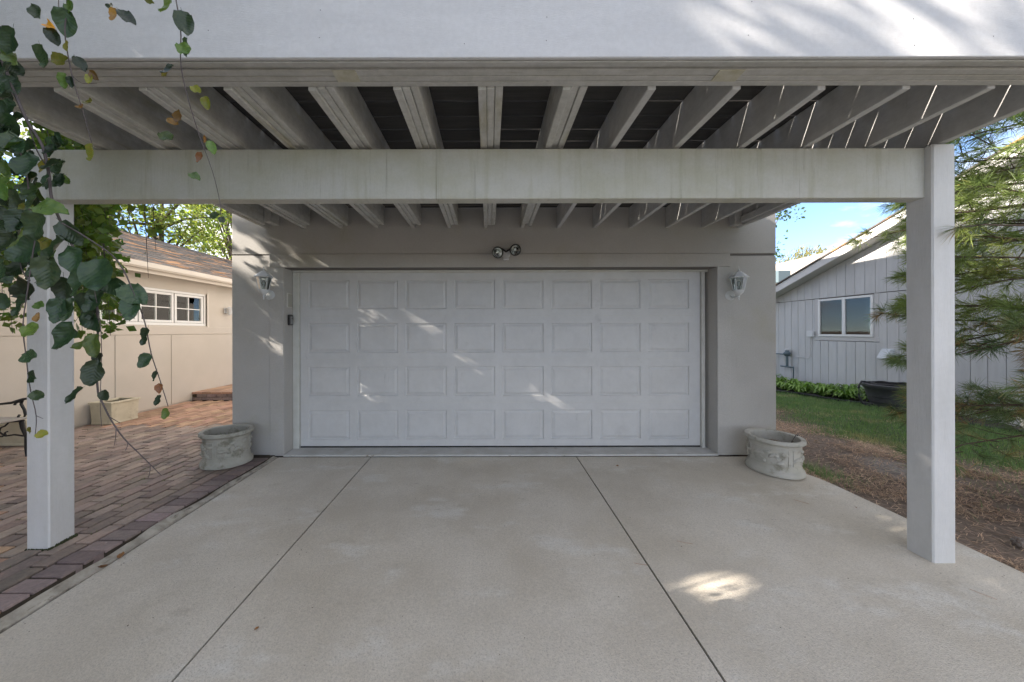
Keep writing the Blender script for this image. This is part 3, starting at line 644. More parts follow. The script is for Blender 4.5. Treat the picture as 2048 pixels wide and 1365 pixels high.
def cube_planter(label, x0, y0, w_, d_, h_):
    t = thing('square_planter', label, 'planter', (x0 + w_/2, y0 + d_/2, PZ + .002), 0, 'cream planters along the beige wall')
    a, b_ = w_/2, d_/2
    tp_ = .94
    m = MB(); m.add([(-a*tp_, -b_*tp_, .02), (a*tp_, -b_*tp_, .02), (a*tp_, b_*tp_, .02), (-a*tp_, b_*tp_, .02), (-a, -b_, h_-.03), (a, -b_, h_-.03), (a, b_, h_-.03), (-a, b_, h_-.03)], [(0,3,2,1),(0,1,5,4),(1,2,6,5),(2,3,7,6),(3,0,4,7)]); m.build('body', M['cream'], t, .004, loc=(0, 0, 0))
    MB().box(-a*.97, a*.97, -b_*.97, b_*.97, 0, .03).build('foot', M['cream'], t, .006, loc=(0, 0, 0))
    r_ = .03
    MB().box(-a-.015, a+.015, -b_-.015, -b_+r_, h_-.03, h_).box(-a-.015, a+.015, b_-r_, b_+.015, h_-.03, h_).box(-a-.014, -a+r_, -b_+r_, b_-r_, h_-.0305, h_-.0005).box(a-r_, a+.014, -b_+r_, b_-r_, h_-.0305, h_-.0005).build('rim', M['cream'], t, .004, loc=(0, 0, 0))
    MB().box(-a+.01, a-.01, -b_+.01, b_-.01, h_-.08, h_-.06).build('soil', M['soil'], t, loc=(0, 0, 0))
    return t
cube_planter('cream square planter against the beige wall right of the left post', -6.13, 5.24, .33, .42, .345)
cube_planter('cream square planter half hidden behind the iron bench', -6.15, 4.27, .36, .40, .33)

# bench with cast iron ends, left of the left post
bn = thing('garden_bench', 'garden bench with curly black cast iron end and grey slats', 'bench', (-5.62, 3.35, PZ))
for ye in (.58, -.58):
    e = MB()
    e.tube([(.30, ye, 0), (.285, ye, .10), (.29, ye, .22), (.25, ye, .33), (.235, ye, .40)], [.013, .012, .014, .020, .020], 7)
    e.tube([(-.24, ye, 0), (-.22, ye, .15), (-.20, ye, .30), (-.24, ye, .45), (-.30, ye, .62), (-.36, ye, .80)], [.013, .012, .014, .017, .014, .012], 7)
    e.build('leg_frame', M['iron'], bn, smooth=True, loc=(0, 0, 0))
    a = MB(); a.tube([(.315, ye, .668), (.25, ye, .655), (.12, ye, .615), (-.02, ye, .60), (-.16, ye, .605), (-.29, ye, .60)], [.010, .016, .015, .013, .012, .012], 7)
    a.tube([(.25, ye, .645), (.235, ye, .60), (.27, ye, .54), (.285, ye, .48), (.26, ye, .435), (.215, ye, .43), (.20, ye, .46), (.215, ye, .475)], [.012, .014, .013, .014, .013, .010, .011, .013], 7)
    a.tube([(.25, ye, .62), (.20, ye, .625), (.165, ye, .605), (.16, ye, .592)], [.009, .009, .011, .014], 6)
    a.build('armrest', M['iron'], bn, smooth=True, loc=(0, 0, 0))
    s_ = MB(); s_.tube([(.26, ye, .412), (.1, ye, .398), (-.1, ye, .392), (-.25, ye, .41)], .013, 6)
    s_.tube([(.26, ye, .235), (.16, ye, .25), (.06, ye, .235), (.045, ye, .27), (.075, ye, .285)], .010, 6); s_.tube([(.05, ye, .235), (-.02, ye, .28), (.0, ye, .33), (.05, ye, .35), (.09, ye, .39)], .009, 6); s_.tube([(.02, ye, .23), (-.1, ye, .235), (-.21, ye, .22)], .010, 6)
    s_.build('seat_bracket', M['iron'], bn, smooth=True, loc=(0, 0, 0))
for k in range(5): MB().box(.22 - k * .095, .145 + .15 - k * .095, -.60, .60, .428, .452).build('seat_slat', M['wood_grey'], bn, .005, loc=(0, 0, 0))
for k in range(4):
    o = MB().box(-.012, .012, -.60, .60, -.035, .035).build('back_slat', M['wood_grey'], bn, .005, loc=(-.235 - k * .038, 0, .50 + k * .092)); o.rotation_euler = (0, R(-22), 0)

# ------------------------------------------------------------------ right house (gable end facing the garage)
HX = 8.3
rh = thing('grey_house', 'grey house with vertical grooved siding and a sloping white rake board', 'house', (HX, 6, 0))
def rpart(mb, name, mat, bevel=0, parent=None, smooth=False):
    mb.v = [tuple(Vector(v) - Vector((HX, 6, 0))) for v in mb.v]
    return mb.build(name, mat, parent or rh, bevel, smooth, loc=(0, 0, 0))
PK = 4.6
def rake(y): return 3.80 + .364 * (6.53 - y) if y >= PK else 3.80 + .364 * (6.53 - PK) - .364 * (PK - y)
HY0, HY1 = -3.5, 12.5
rpart(MB().prism([(HY0, -.1), (HY1, -.1), (HY1, rake(HY1) - .30), (PK, rake(PK) - .30), (HY0, rake(HY0) - .30)], 0, HX + .03, HX + .06), 'wall', M['groove'])
RY0, RY1, RZ0, RZ1 = 7.37, 8.60, 1.315, 2.235
y = 2.0
while y < 11.8:
    y1 = y + .197
    inwin = not (y1 < RY0 - .09 or y > RY1 + .08)
    if inwin:
        rpart(MB().box(HX, HX + .028, y, y1, -.05, 1.20), 'siding_board', M['siding'], .002)
        for pa, pb2 in ((y, min(y1, RY0 - .103)), (max(y, RY1 + .103), y1)):
            if pb2 - pa > .015: rpart(MB().box(HX, HX + .028, pa, pb2, 1.2005, 2.250), 'siding_board', M['siding'], .002)
    else: rpart(MB().box(HX, HX + .028, y, y1, -.05, 2.250), 'siding_board', M['siding'], .002)
    rpart(MB().prism([(y, 2.262), (y1, 2.262), (y1, rake(y1) - .20), (y, rake(y) - .20)] if not y < PK < y1 else [(y, 2.262), (y1, 2.262), (y1, rake(y1) - .2), (PK, rake(PK) - .2), (y, rake(y) - .2)], 0, HX - .012, HX + .026), 'siding_board', M['siding'], .002)
    y += .205
rpart(MB().box(HX, HX + .026, HY0, 1.99, -.05, 2.3), 'wall', M['siding'])
rpart(MB().box(HX - .002, HX + .02, RY0 - .10, RY0 - .003, 1.205, 2.255).box(HX - .002, HX + .02, RY1 + .003, RY1 + .10, 1.205, 2.255), 'window_casing', M['siding_trim'], .003)
rpart(MB().box(HX - .004, HX + .02, RY0 - .11, RY1 + .11, 1.212, RZ0 - .003), 'window_apron', M['siding_trim'], .003)
rw = rpart(MB().box(HX - .02, HX + .02, RY0, RY1, RZ0, RZ0 + .05).box(HX - .02, HX + .02, RY0, RY1, RZ1 - .05, RZ1).box(HX - .02, HX + .02, RY0, RY0 + .05, RZ0 + .051, RZ1 - .051).box(HX - .02, HX + .02, RY1 - .05, RY1, RZ0 + .051, RZ1 - .051).box(HX - .018, HX + .02, (RY0+RY1)/2 - .035, (RY0+RY1)/2 + .035, RZ0 + .051, RZ1 - .051), 'window', M['white_trim'], .003)
for a, z_ in ((RY0 + .05, (RY0+RY1)/2 - .035), ((RY0+RY1)/2 + .035, RY1 - .05)):
    rpart(MB().box(HX + .002, HX + .006, a, z_, RZ0 + .05, RZ1 - .05), 'pane', M['glass'], 0, rw)
    rpart(MB().box(HX + .008, HX + .022, a + .001, a + .03, RZ0 + .05, RZ1 - .05).box(HX + .008, HX + .022, z_ - .03, z_ - .001, RZ0 + .05, RZ1 - .05).box(HX + .008, HX + .022, a + .03, z_ - .03, RZ0 + .05, RZ0 + .08), 'sash', mk('dark_sash', (.13, .12, .12), rough=.6), 0, rw)
rpart(MB().box(HX + .024, HX + .027, RY0 + .05, RY1 - .05, RZ0 + .05, RZ1 - .05), 'dark_room', M['room'], 0, rw)
rpart(MB().box(HX + .0235, HX + .0245, RY0 + .07, RY0 + .22, RZ0 + .06, RZ1 - .06).box(HX + .0235, HX + .0245, RY0 + .45, RY0 + .55, RZ0 + .06, RZ1 - .06).box(HX + .0235, HX + .0245, RY0 + .68, RY1 - .08, RZ1 - .33, RZ1 - .06), 'curtain', M['curtain'], 0, rw)
# rake board, soffit, roof
for ya, yb in ((PK, HY1), (HY0, PK)):
    za, zb = rake(ya), rake(yb)
    rpart(MB().prism([(ya, za - .20), (yb, zb - .20), (yb, zb - .015), (ya, za - .015)], 0, 7.985, 8.02), 'rake_board', M['rake'], .003)
    rpart(MB().prism([(ya, za - .19), (yb, zb - .19), (yb, zb - .16), (ya, za - .16)], 0, 8.022, HX + .03), 'soffit', M['siding_trim'])
    rpart(MB().prism([(ya, za - .012), (yb, zb - .012), (yb, zb + .022), (ya, za + .022)], 0, 7.955, 19), 'roof', M['shingle'])
rpart(MB().box(HX - .02, HX + .025, HY0, 6.05, -.06, .10), 'base_board', M['white_trim'])
# gas riser
gs = thing('gas_riser', 'dark gas pipe and regulator on the grey siding beside the garage corner', 'pipe', (HX - .08, 9.5, 0))
gz = lambda py, Y=9.55: CAMZ - (py - CY) * Y / FPX
MB().tube([(0, .42, -.05), (0, .42, gz(710)), (0, -.02, gz(710))], .02, 7).build('pipe', M['pipe'], gs, loc=(0, 0, 0))
MB().lathe([(.03, -.08), (.06, -.06), (.075, -.02), (.09, 0), (.075, .02), (.05, .05), (.045, .09)], 14, c=(0, -.08, gz(708))).build('regulator', M['pipe'], gs, smooth=True, loc=(0, 0, 0))
MB().lathe([(.05, 0), (.05, .03), (.02, .04)], 12, c=(0, -.08, gz(708) + .09)).build('cap', M['box_white'], gs, loc=(0, 0, 0))
MB().tube([(0, -.08, gz(712)), (0, -.08, gz(734))], .03, 7).build('pipe', M['pipe'], gs, loc=(0, 0, 0))
MB().tube([(0, .12, gz(734)), (0, -.26, gz(734))], .022, 7).build('pipe', M['pipe'], gs, loc=(0, 0, 0))
MB().tube([(.03, -.24, gz(734)), (.03, -.24, -.05)], .014, 6).build('pipe', M['pipe'], gs, loc=(0, 0, 0))
ub = thing('utility_box', 'small white utility box left of the grey house window', 'box', (HX - .001, 8.78, 1.37))
MB().box(-.07, 0, -.075, .075, -.07, .08).build('housing', M['box_white'], ub, .006, loc=(0, 0, 0))
MB().tube([(-.03, 0, -.07), (-.02, .02, -.55), (-.02, .06, -.62), (-.02, .45, -.62)], .007, 5).build('conduit', M['siding_trim'], ub, loc=(0, 0, 0))
vh = thing('vent_hood', 'pale metal dryer vent hood low on the grey siding', 'vent', (HX - .001, 7.10, .95))
MB().prism([(-.002, .11), (-.05, .11), (-.15, -.06), (-.15, -.085), (-.002, -.085)], 1, -.085, .085).build('hood', M['duct'], vh, .004, loc=(0, 0, 0))
MB().box(-.008, 0, -.11, .11, -.11, .13).build('flange', M['duct'], vh, .002, loc=(0, 0, 0))
pt_ = thing('black_pot', 'large black ribbed pot with a rolled rim beside the grey house', 'pot', (7.86, 6.62, -.03))
MB().lathe([(.30, 0), (.315, .01), (.34, .10), (.352, .105), (.352, .12), (.365, .20), (.378, .205), (.378, .22), (.40, .33), (.435, .37), (.445, .385), (.445, .43), (.43, .445), (.40, .44), (.39, .36)], 40).build('bowl', M['pot'], pt_, smooth=True, loc=(0, 0, 0))
MB().lathe([(.001, .37), (.395, .37)], 24, close=False).build('soil', M['soil'], pt_, loc=(0, 0, 0))
MB().tube([(-.30, .25, .46), (-.40, .22, .47), (-.50, .18, .38), (-.56, .12, .18), (-.52, .08, .05), (-.42, .02, .02)], .016, 7).build('hose', M['edging'], pt_, smooth=True, loc=(0, 0, 0))
MB().tube([(.30*math.cos(q*.3), .30*math.sin(q*.3), .44 + .012*math.sin(q*1.7)) for q in range(22)], .02, 7).build('hose', M['edging'], pt_, smooth=True, loc=(0, 0, 0))
# lawn edging
m = MB(); pts = []
for (x0, y0), (x1, y1) in zip(EDGE, EDGE[1:]):
    for q in range(6): pts.append((x0 + (x1-x0)*q/6, y0 + (y1-y0)*q/6, ground_h(x0, y0) + .025 + rnd.uniform(-.006, .006)))
m.tube(pts, .028, 7); tag(m.build('lawn_edging', M['edging'], smooth=True), 'black plastic edging between the lawn and the planting bed', 'edging')

# far house roof behind
fh = thing('distant_house', 'distant house roof of pale shingles behind the grey house', 'house', (13, 15, 0))
m = MB(); q = [P(1535, 534, 17), P(1690, 497, 15), P(1690, 590, 13.4), P(1535, 610, 15.2)]
q2 = [v + Vector((0, .1, -.15)) for v in q]
m.add([v - Vector((13, 15, 0)) for v in q + q2], [(0,1,2,3),(7,6,5,4),(0,4,5,1),(1,5,6,2),(2,6,7,3),(3,7,4,0)]); m.build('roof', M['shingle_grey'], fh, loc=(0, 0, 0))
m = MB(); a = P(1552, 560, 14.9); MB_ = m.box(a.x - .2 - 13, a.x + .35 - 13, a.y - .35 - 15, a.y + .3 - 15, a.z - .2, a.z + .32); m.build('skylight', M['pipe'], fh, .02, loc=(0, 0, 0))
MB().box(-.6, 5, .8, 5, 0, 3.0).build('wall', M['siding'], fh, loc=(0, 0, 0))

# ------------------------------------------------------------------ vegetation helpers
GAPS = [((1.40, 2.0, -.04), .075), ((1.50, 2.02, -.04), .05)]  # leaves along these sun rays are left out to light a driveway patch
def in_gap(p, ex=0):
    for g0, r_ in GAPS:
        d = Vector(p) - Vector(g0)
        if (d - SUN_L * d.dot(SUN_L)).length < r_ + ex: return True
    return False
def leaf_quads(pts, size, rr, droop=0, asp=.6, org=None):
    vs = []; fs = []
    for p in pts:
        if org is not None and in_gap(Vector(p) + Vector(org), .5 * size): continue
        s = size * rr.uniform(.6, 1.25)
        d = Vector((rr.gauss(0, 1), rr.gauss(0, 1), rr.gauss(0, .6) - droop)).normalized()
        u = Vector((rr.gauss(0, 1), rr.gauss(0, 1), rr.gauss(0, 1))); a = d.cross(u)
        if a.length < 1e-3: continue
        a.normalize(); n_ = d.cross(a); i = len(vs); p = Vector(p)
        vs += [p, p + d * s * .5 + a * s * asp * .5 + n_ * s * .08, p + d * s, p + d * s * .5 - a * s * asp * .5 + n_ * s * .08]
        fs.append((i, i+1, i+2, i+3))
    return vs, fs
def tree(name, label, base, height, crown_c, crown_r, n_clump, n_leaf, leaf, mat, trunk_r=.2, seed=1, cat='tree', group=None, clump_r=(.5, 1.0), droop=0, asp=.6, trunk_top=.75):
    rr = random.Random(seed)
    t = thing(name, label, cat, base, 0, group)
    b0 = Vector(base); cc = Vector(crown_c) - b0
    tr = MB(); top = cc + Vector((0, 0, crown_r[2] * .3))
    pts = [Vector((0, 0, -.2)), Vector((rr.uniform(-.1, .1), rr.uniform(-.1, .1), top.z * .3)), cc * .6 + Vector((0, 0, 0)), top]
    tr.tube(pts, [trunk_r * 1.25, trunk_r, trunk_r * .7, trunk_r * .15], 9)
    tr.build('trunk', M['bark'], t, smooth=True, loc=(0, 0, 0))
    limbs = MB(); lp_ = []
    for k in range(n_clump):
        while True:
            v = Vector((rr.uniform(-1, 1), rr.uniform(-1, 1), rr.uniform(-1, 1)))
            if .25 < v.length < 1: break
        c = cc + Vector((v.x * crown_r[0], v.y * crown_r[1], v.z * crown_r[2])); cr_ = rr.uniform(*clump_r)
        if k % 2 == 0:
            s0 = Vector((0, 0, max(.3, c.z * rr.uniform(.4, .75)))); s0 = pts[1].lerp(pts[2], rr.random()) if rr.random() < .5 else pts[2].lerp(pts[3], rr.random())
            limbs.tube([s0, s0.lerp(c, .5) + Vector((0, 0, .15)), c], [trunk_r * .35, trunk_r * .2, trunk_r * .06], 5)
        for q in range(max(1, n_leaf // n_clump)):
            d = Vector((rr.gauss(0, .5), rr.gauss(0, .5), rr.gauss(0, .4))) * cr_
            lp_.append(c + d)
    limbs.build('limb', M['bark'], t, smooth=True, loc=(0, 0, 0))
    vs, fs = leaf_quads(lp_, leaf, rr, droop, asp, base)
    raw('crown', vs, fs, mat, t, 'stuff')
    return t

# ---- trees behind the beige house and behind the grey house
tree('maple_tree', 'leafy yellow-green tree rising behind the beige house roof', (-12.9, 13.2, -.2), 9, (-12.6, 13.2, 5.8), (2.3, 2.0, 3.0), 34, 5200, .16, M['leaf_far'], .20, 11)
tree('fir_tree', 'dense bright green tree behind the beige house next to the garage', (-11.6, 16.5, -.2), 12, (-12.4, 16.5, 7.2), (2.2, 2.0, 3.4), 40, 8000, .16, M['leaf_far'], .22, 12)
tree('ash_tree', 'tall bare-stemmed tree behind the left end of the beige roof', (-12.2, 11.3, -.2), 8, (-13.6, 11.4, 6.8), (1.7, 1.6, 1.6), 22, 4000, .14, M['leaf_far'], .16, 13)
wl = thing('willow_tree', 'drooping yellow-green willow far behind the grey house roof', 'tree', (27, 29, 0))
rr = random.Random(5); MB().tube([(0, 0, -.3), (.1, 0, 3), (-.2, .1, 7)], [.5, .4, .15], 8).build('trunk', M['bark'], wl, loc=(0, 0, 0))
lp_ = []
for k in range(260):
    a = rr.uniform(0, 6.28); r0 = rr.uniform(.3, 4.2); z0 = 8.6 - r0 ** 2 * .17 + rr.uniform(-.6, .3); x0, y0 = r0 * math.cos(a), r0 * math.sin(a)
    for q in range(30): lp_.append((x0 + rr.gauss(0, .12), y0 + rr.gauss(0, .12), z0 - q * .11))
vs, fs = leaf_quads(lp_, .28, rr, 2.2, .3); raw('crown', vs, fs, M['leaf_willow'], wl, 'stuff')
tree('oak_tree', 'dark leafed branch of a tree peeking past the garage corner', (14.2, 20, -.2), 9, (15.6, 20.0, 6.9), (1.5, 1.5, 2.2), 16, 1500, .20, M['leaf_shade'], .25, 14)
# ---- shade trees beyond the beige house, out of frame on the left
k_ = 0
for (x, y, h, rx_) in ((-13.5, -7.5, 11.5, 3.8), (-13.5, -1.6, 10.6, 3.7), (-17, -13.5, 12, 4.0)):
    k_ += 1
    tree('shade_tree', ['', 'broad shade tree nearest the street side of the beige house', 'broad shade tree behind the middle of the beige house', 'tall shade tree set back by the street'][k_], (x, y, -.3), h, (x, y, h * .58), (rx_, rx_, h * .40), 90, 11000, .40, M['leaf_shade'], .3, 20 + k_, group='shade trees beyond the beige house', clump_r=(.9, 1.6))

tree('wall_shading_tree', 'unseen very tall tree beyond the beige house, crown shaped to shade the grey house', (-22, -3.3, -.3), 21, (-22, -3.0, 19.6), (2.4, 2.2, .6), 40, 5000, .40, M['leaf_shade'], .35, 41, clump_r=(.6, .8))  # out of view; thin crown added to shade the lower grey house wall
# ---- weeping beech, trunk out of frame on the left, branches hanging in front of the camera
bt = thing('beech_tree', 'weeping beech with dark leafy branches hanging at the left', 'tree', (-5.3, -1.3, 0))
B0 = Vector((-5.3, -1.3, 0))
def bpart(mb, name, mat, smooth=True):
    mb.v = [tuple(Vector(v) - B0) for v in mb.v]; return mb.build(name, mat, bt, 0, smooth, loc=(0, 0, 0))
bpart(MB().tube([(-5.3, -1.3, -.1), (-5.2, -1.25, 1.5), (-5.05, -1.15, 3.2), (-4.7, -.9, 5.0), (-4.6, -.8, 6.8)], [.28, .22, .18, .12, .05], 10), 'trunk', M['bark'])
rr = random.Random(31); lp_ = []
lim = MB()
for k in range(150):
    v = Vector((rr.uniform(-1, 1), rr.uniform(-1, 1), rr.uniform(-1, 1)))
    if v.length > 1: continue
    c = Vector((-5.6 + v.x * 2.9, -.9 + v.y * 3.4, 5.3 + v.z * 1.9))
    if k % 3 == 0: lim.tube([(-5.0, -1.1, 3.4 + rr.random() * 1.6), ((-5 + c.x) / 2, (-1.1 + c.y) / 2, c.z + .4), c], [.05, .035, .008], 5)
    for q in range(85): lp_.append(c - B0 + Vector((rr.gauss(0, .5), rr.gauss(0, .5), rr.gauss(0, .35))))
bpart(lim, 'limb', M['bark'])
vs, fs = leaf_quads(lp_, .17, rr, .4, .75, B0); raw('crown', vs, fs, M['leaf_shade'], bt, 'stuff')

rr = random.Random(55); lp_ = []; stm = MB()  # beech leaves added out of view to darken the garage's left side
for k in range(170):
    y = rr.uniform(-2.6, 2.0); x = rr.uniform(-6.0, -1.52 * max(.5, y) - .35 if y > 0 else -1.9); zt = rr.uniform(3.4, 4.6); zb = rr.uniform(.9, 2.2)
    p0 = Vector((x - .25, y, zt)); p1 = Vector((x, y, zb)); stm.tube([p0, p0.lerp(p1, .5) + Vector((.06, 0, 0)), p1], [.005, .004, .002], 4)
    for q in range(42): tq = rr.random(); lp_.append(p0.lerp(p1, tq) - B0 + Vector((rr.gauss(0, .07), rr.gauss(0, .07), 0)))
bpart(stm, 'hanging_stems', M['twig'])
vs, fs = leaf_quads(lp_, .10, rr, .8, .8, B0); raw('shading_leaf_skirt', vs, fs, M['leaf_shade'], bt, 'stuff')
def leaf_mesh(name, mat, seed, L=1.0, W=.72, curl=.35, fold=.30):
    rr = random.Random(seed); nu, nv = 10, 6; vs = []; fs = []
    ph = rr.uniform(0, 6); cl = curl * rr.uniform(.3, 1.6) * rr.choice([1, 1, -1])
    for i in range(nu + 1):
        u = i / nu
        wdt = W * .5 * (math.sin(math.pi * min(1, u ** .82 * .97 + .02)) ** .72) * (1 + .03 * math.sin(u * 40 + ph))
        for j in range(nv + 1):
            s = j / nv * 2 - 1
            y = s * wdt; x = u * L + .03 * abs(s) * math.sin(u * 25 + ph)
            z = fold * abs(s) * wdt + cl * (u - .4) ** 2 + .05 * math.sin(u * 8 + ph + s * 2.5) * abs(s) + .03 * math.sin(u * 17 + ph) * s
            vs.append((x, y, z))
    for i in range(nu):
        for j in range(nv): a = i*(nv+1)+j; fs.append((a, a+1, a+nv+2, a+nv+1))
    n0 = len(vs); vs += [(-.16, -.008, 0), (-.16, .008, 0), (.02, .008, .004), (.02, -.008, .004)]; fs.append((n0, n0+1, n0+2, n0+3))
    me = bpy.data.meshes.new(name); me.from_pydata(vs, [], fs); me.update(); me.materials.append(mat)
    for p in me.polygons: p.use_smooth = True
    return me
LM = {'d': [leaf_mesh('leaf', M['beech'], 40 + k) for k in range(6)], 'g': [leaf_mesh('leaf', M['beech_green'], 50 + k) for k in range(4)],
      'y': [leaf_mesh('leaf', M['beech_yellow'], 60 + k, curl=.5, fold=.5) for k in range(3)], 'b': [leaf_mesh('leaf', M['beech_brown'], 70 + k, curl=.9, fold=.8) for k in range(3)], 'o': [leaf_mesh('leaf', M['beech_gold'], 80, curl=.4, fold=.5)]}
lrr = random.Random(77); NLEAF = [0]
def put_leaf(base, ang, size, kind='d', tilt=None, yaw=None):
    """base: world point of the stalk; ang: direction of the leaf in the picture plane (deg, 0 = right, 90 = up)"""
    a = R(ang); d = Vector((math.cos(a), lrr.uniform(-.35, .35) if yaw is None else yaw, math.sin(a))).normalized()
    nrm = Vector((lrr.uniform(-.45, .45), -1, lrr.uniform(-.1, .75))) if tilt is None else Vector(tilt)
    nrm = (nrm - d * nrm.dot(d)).normalized(); yv = nrm.cross(d)
    Mx = Matrix((d, yv, nrm)).transposed().to_4x4()
    me = lrr.choice(LM[kind]); o = bpy.data.objects.new('leaf', me); C.objects.link(o); o.parent = bt
    s = size; o.matrix_basis = Matrix.Translation(Vector(base) - B0) @ Mx @ Matrix.Diagonal((s, s * lrr.uniform(.85, 1.1), s, 1)); NLEAF[0] += 1
    return o
def lf(px, py, w_, Y, kind='d', ang=None, **kw):
    """a leaf centred at a measured point; w_ = its length in picture pixels"""
    s = w_ * .86 * Y / FPX; ang = lrr.uniform(-150, -30) if ang is None else ang
    c = P(px, py, Y); a = R(ang)
    put_leaf(c - Vector((math.cos(a), 0, math.sin(a))) * s * .5, ang, s, kind, **kw)
def strand(pts, rad, Y0, Y1=None, name='branch'):
    Y1 = Y0 if Y1 is None else Y1; n = len(pts); sm = []
    for i in range(n - 1):
        for q in range(4):
            tq = q / 4; i0, i1, i2, i3 = max(i-1, 0), i, i+1, min(i+2, n-1)
            def cr_(k): a, b_, c_, d_ = pts[i0][k], pts[i1][k], pts[i2][k], pts[i3][k]; return .5*((2*b_)+(-a+c_)*tq+(2*a-5*b_+4*c_-d_)*tq*tq+(-a+3*b_-3*c_+d_)*tq**3)
            sm.append((cr_(0), cr_(1), (i + tq) / (n - 1)))
    sm.append((*pts[-1], 1))
    m = MB(); m.tube([P(x, y, Y0 + (Y1 - Y0) * t_) for x, y, t_ in sm], [.72 * (rad[0] + (rad[1] - rad[0]) * t_) for _, _, t_ in sm], 6)
    return bpart(m, name, M['twig'])
# hanging branches
strand([(-60, -40), (-10, 80), (25, 170), (55, 240), (85, 290), (98, 345), (105, 400), (128, 455), (160, 520), (188, 590), (196, 660), (192, 730), (196, 785)], (.0055, .0028), .95, .84)
strand([(196, 785), (218, 832), (246, 874), (284, 912), (322, 950)], (.0028, .0010), .84, .80, 'twig')
for a, b_ in (((218, 832), (240, 845)), ((232, 852), (228, 890)), ((268, 898), (290, 893)), ((300, 930), (296, 955)), ((305, 932), (320, 925)), ((255, 885), (250, 900))): strand([a, ((a[0]+b_[0])/2 + 1, (a[1]+b_[1])/2 + 1), b_], (.0014, .0007), .81, .80, 'twig')
strand([(185, 560), (200, 640), (203, 720), (200, 800), (203, 852)], (.0012, .0008), .82, .82, 'twig')
strand([(125, 445), (180, 478), (235, 520), (268, 585), (290, 645), (302, 705), (320, 760), (336, 812)], (.0026, .0011), .84, .80)
strand([(70, 480), (55, 580), (46, 650), (52, 710), (60, 775), (72, 830), (70, 868)], (.0020, .0009), .82, .80)
strand([(72, 830), (86, 836)], (.0010, .0006), .80, .80, 'twig')
strand([(130, -40), (136, 10), (131, 62), (140, 125), (152, 175), (168, 225), (186, 292)], (.0026, .0010), .95, .90)
strand([(118, -20), (120, 20), (131, 62)], (.0016, .0014), .95, .94, 'twig')
strand([(345, -40), (362, 50), (363, 130), (378, 200), (398, 265), (425, 340), (440, 402), (441, 430)], (.0024, .0009), .95, .92)
strand([(-40, 60), (10, 160), (45, 215), (75, 300), (105, 345)], (.0030, .0018), 1.02, .95)
strand([(-30, 240), (40, 300), (60, 420), (40, 520), (60, 560)], (.0030, .0016), 1.0, .85)
strand([(145, 150), (165, 165), (195, 165)], (.0012, .0008), .93, .92, 'twig')
# individually placed leaves (centre x, centre y, length in picture pixels, depth, kind, direction)
for a in [(85, 110, 52, .93, 'd', -80), (125, 40, 60, .93, 'd', -100), (75, 25, 42, .95, 'd', -60), (105, 70, 42, .93, 'd', -70), (104, 52, 30, .93, 'o', -30), (150, 20, 40, .94, 'g', -40), (137, 92, 26, .92, 'y', -85), (122, 118, 38, .92, 'y', 10),
          (158, 125, 34, .92, 'd', -65), (125, 158, 34, .92, 'g', -100), (142, 162, 26, .92, 'd', -80), (186, 162, 30, .92, 'y', -75), (190, 150, 26, .92, 'b', -50), (160, 214, 22, .91, 'b', 180), (186, 208, 30, .91, 'y', -20), (188, 305, 42, .90, 'y', -85),
          (232, 30, 30, .95, 'b', -110), (252, 32, 44, .95, 'd', -45), (300, 2, 20, .95, 'y', -20), (220, 10, 22, .95, 'd', 170),
          (343, 20, 50, .93, 'g', -95), (372, 48, 62, .93, 'd', -75), (372, 92, 40, .93, 'd', -100), (376, 105, 48, .92, 'g', -45), (343, 145, 36, .92, 'd', -110), (330, 148, 18, .92, 'y', 200), (396, 182, 30, .92, 'y', -40), (414, 205, 30, .92, 'y', -80),
          (364, 236, 30, .92, 'b', 55), (345, 245, 26, .92, 'b', -30), (336, 275, 36, .92, 'g', -30), (422, 293, 30, .92, 'g', -80), (416, 280, 18, .92, 'b', 60), (402, 314, 26, .92, 'b', -120), (390, 352, 28, .92, 'g', -35), (428, 430, 28, .91, 'd', 190), (445, 440, 18, .91, 'd', -60)]:
    lf(*a[:5], ang=a[5])
for a in [(65, 712, 44, .81, 'd', -10), (76, 752, 40, .81, 'd', -15), (78, 790, 38, .80, 'd', -15), (84, 868, 26, .80, 'y', -5), (58, 860, 20, .80, 'y', -120), (75, 662, 52, .81, 'g', -25),
          (215, 555, 95, .83, 'd', -60), (195, 600, 62, .83, 'd', -110), (268, 590, 70, .82, 'd', -40), (272, 618, 62, .82, 'd', -80), (290, 672, 44, .81, 'd', -110), (292, 720, 38, .81, 'd', -120), (313, 750, 26, .81, 'd', -95), (322, 775, 24, .80, 'b', -80), (318, 800, 26, .80, 'd', -110), (333, 826, 26, .80, 'g', -95), (228, 575, 60, .83, 'd', -30),
          (135, 670, 72, .82, 'd', -120), (120, 620, 60, .83, 'd', -90), (192, 690, 56, .82, 'g', -80), (190, 745, 62, .82, 'd', -100), (180, 640, 60, .83, 'd', -60), (155, 790, 46, .82, 'd', -125), (215, 790, 34, .82, 'd', -40), (165, 690, 36, .82, 'g', -160), (195, 715, 40, .82, 'd', -100),
          (40, 575, 74, .83, 'd', -160), (45, 610, 56, .83, 'd', -120), (100, 545, 80, .83, 'd', -80), (65, 450, 74, .85, 'd', -120), (95, 415, 66, .85, 'g', -10), (150, 520, 70, .84, 'd', -70), (165, 560, 76, .83, 'd', -100), (140, 465, 70, .84, 'd', -50), (110, 500, 76, .84, 'd', -130),
          (82, 610, 28, .83, 'g', -20), (85, 635, 26, .83, 'b', -60), (55, 500, 80, .85, 'd', -150), (125, 580, 66, .84, 'd', -95), (175, 610, 64, .83, 'd', -75), (15, 480, 60, .86, 'd', -120), (10, 540, 56, .86, 'd', -80), (0, 600, 40, .86, 'd', -100), (150, 620, 60, .84, 'd', -80)]:
    lf(*a[:5], ang=a[5])
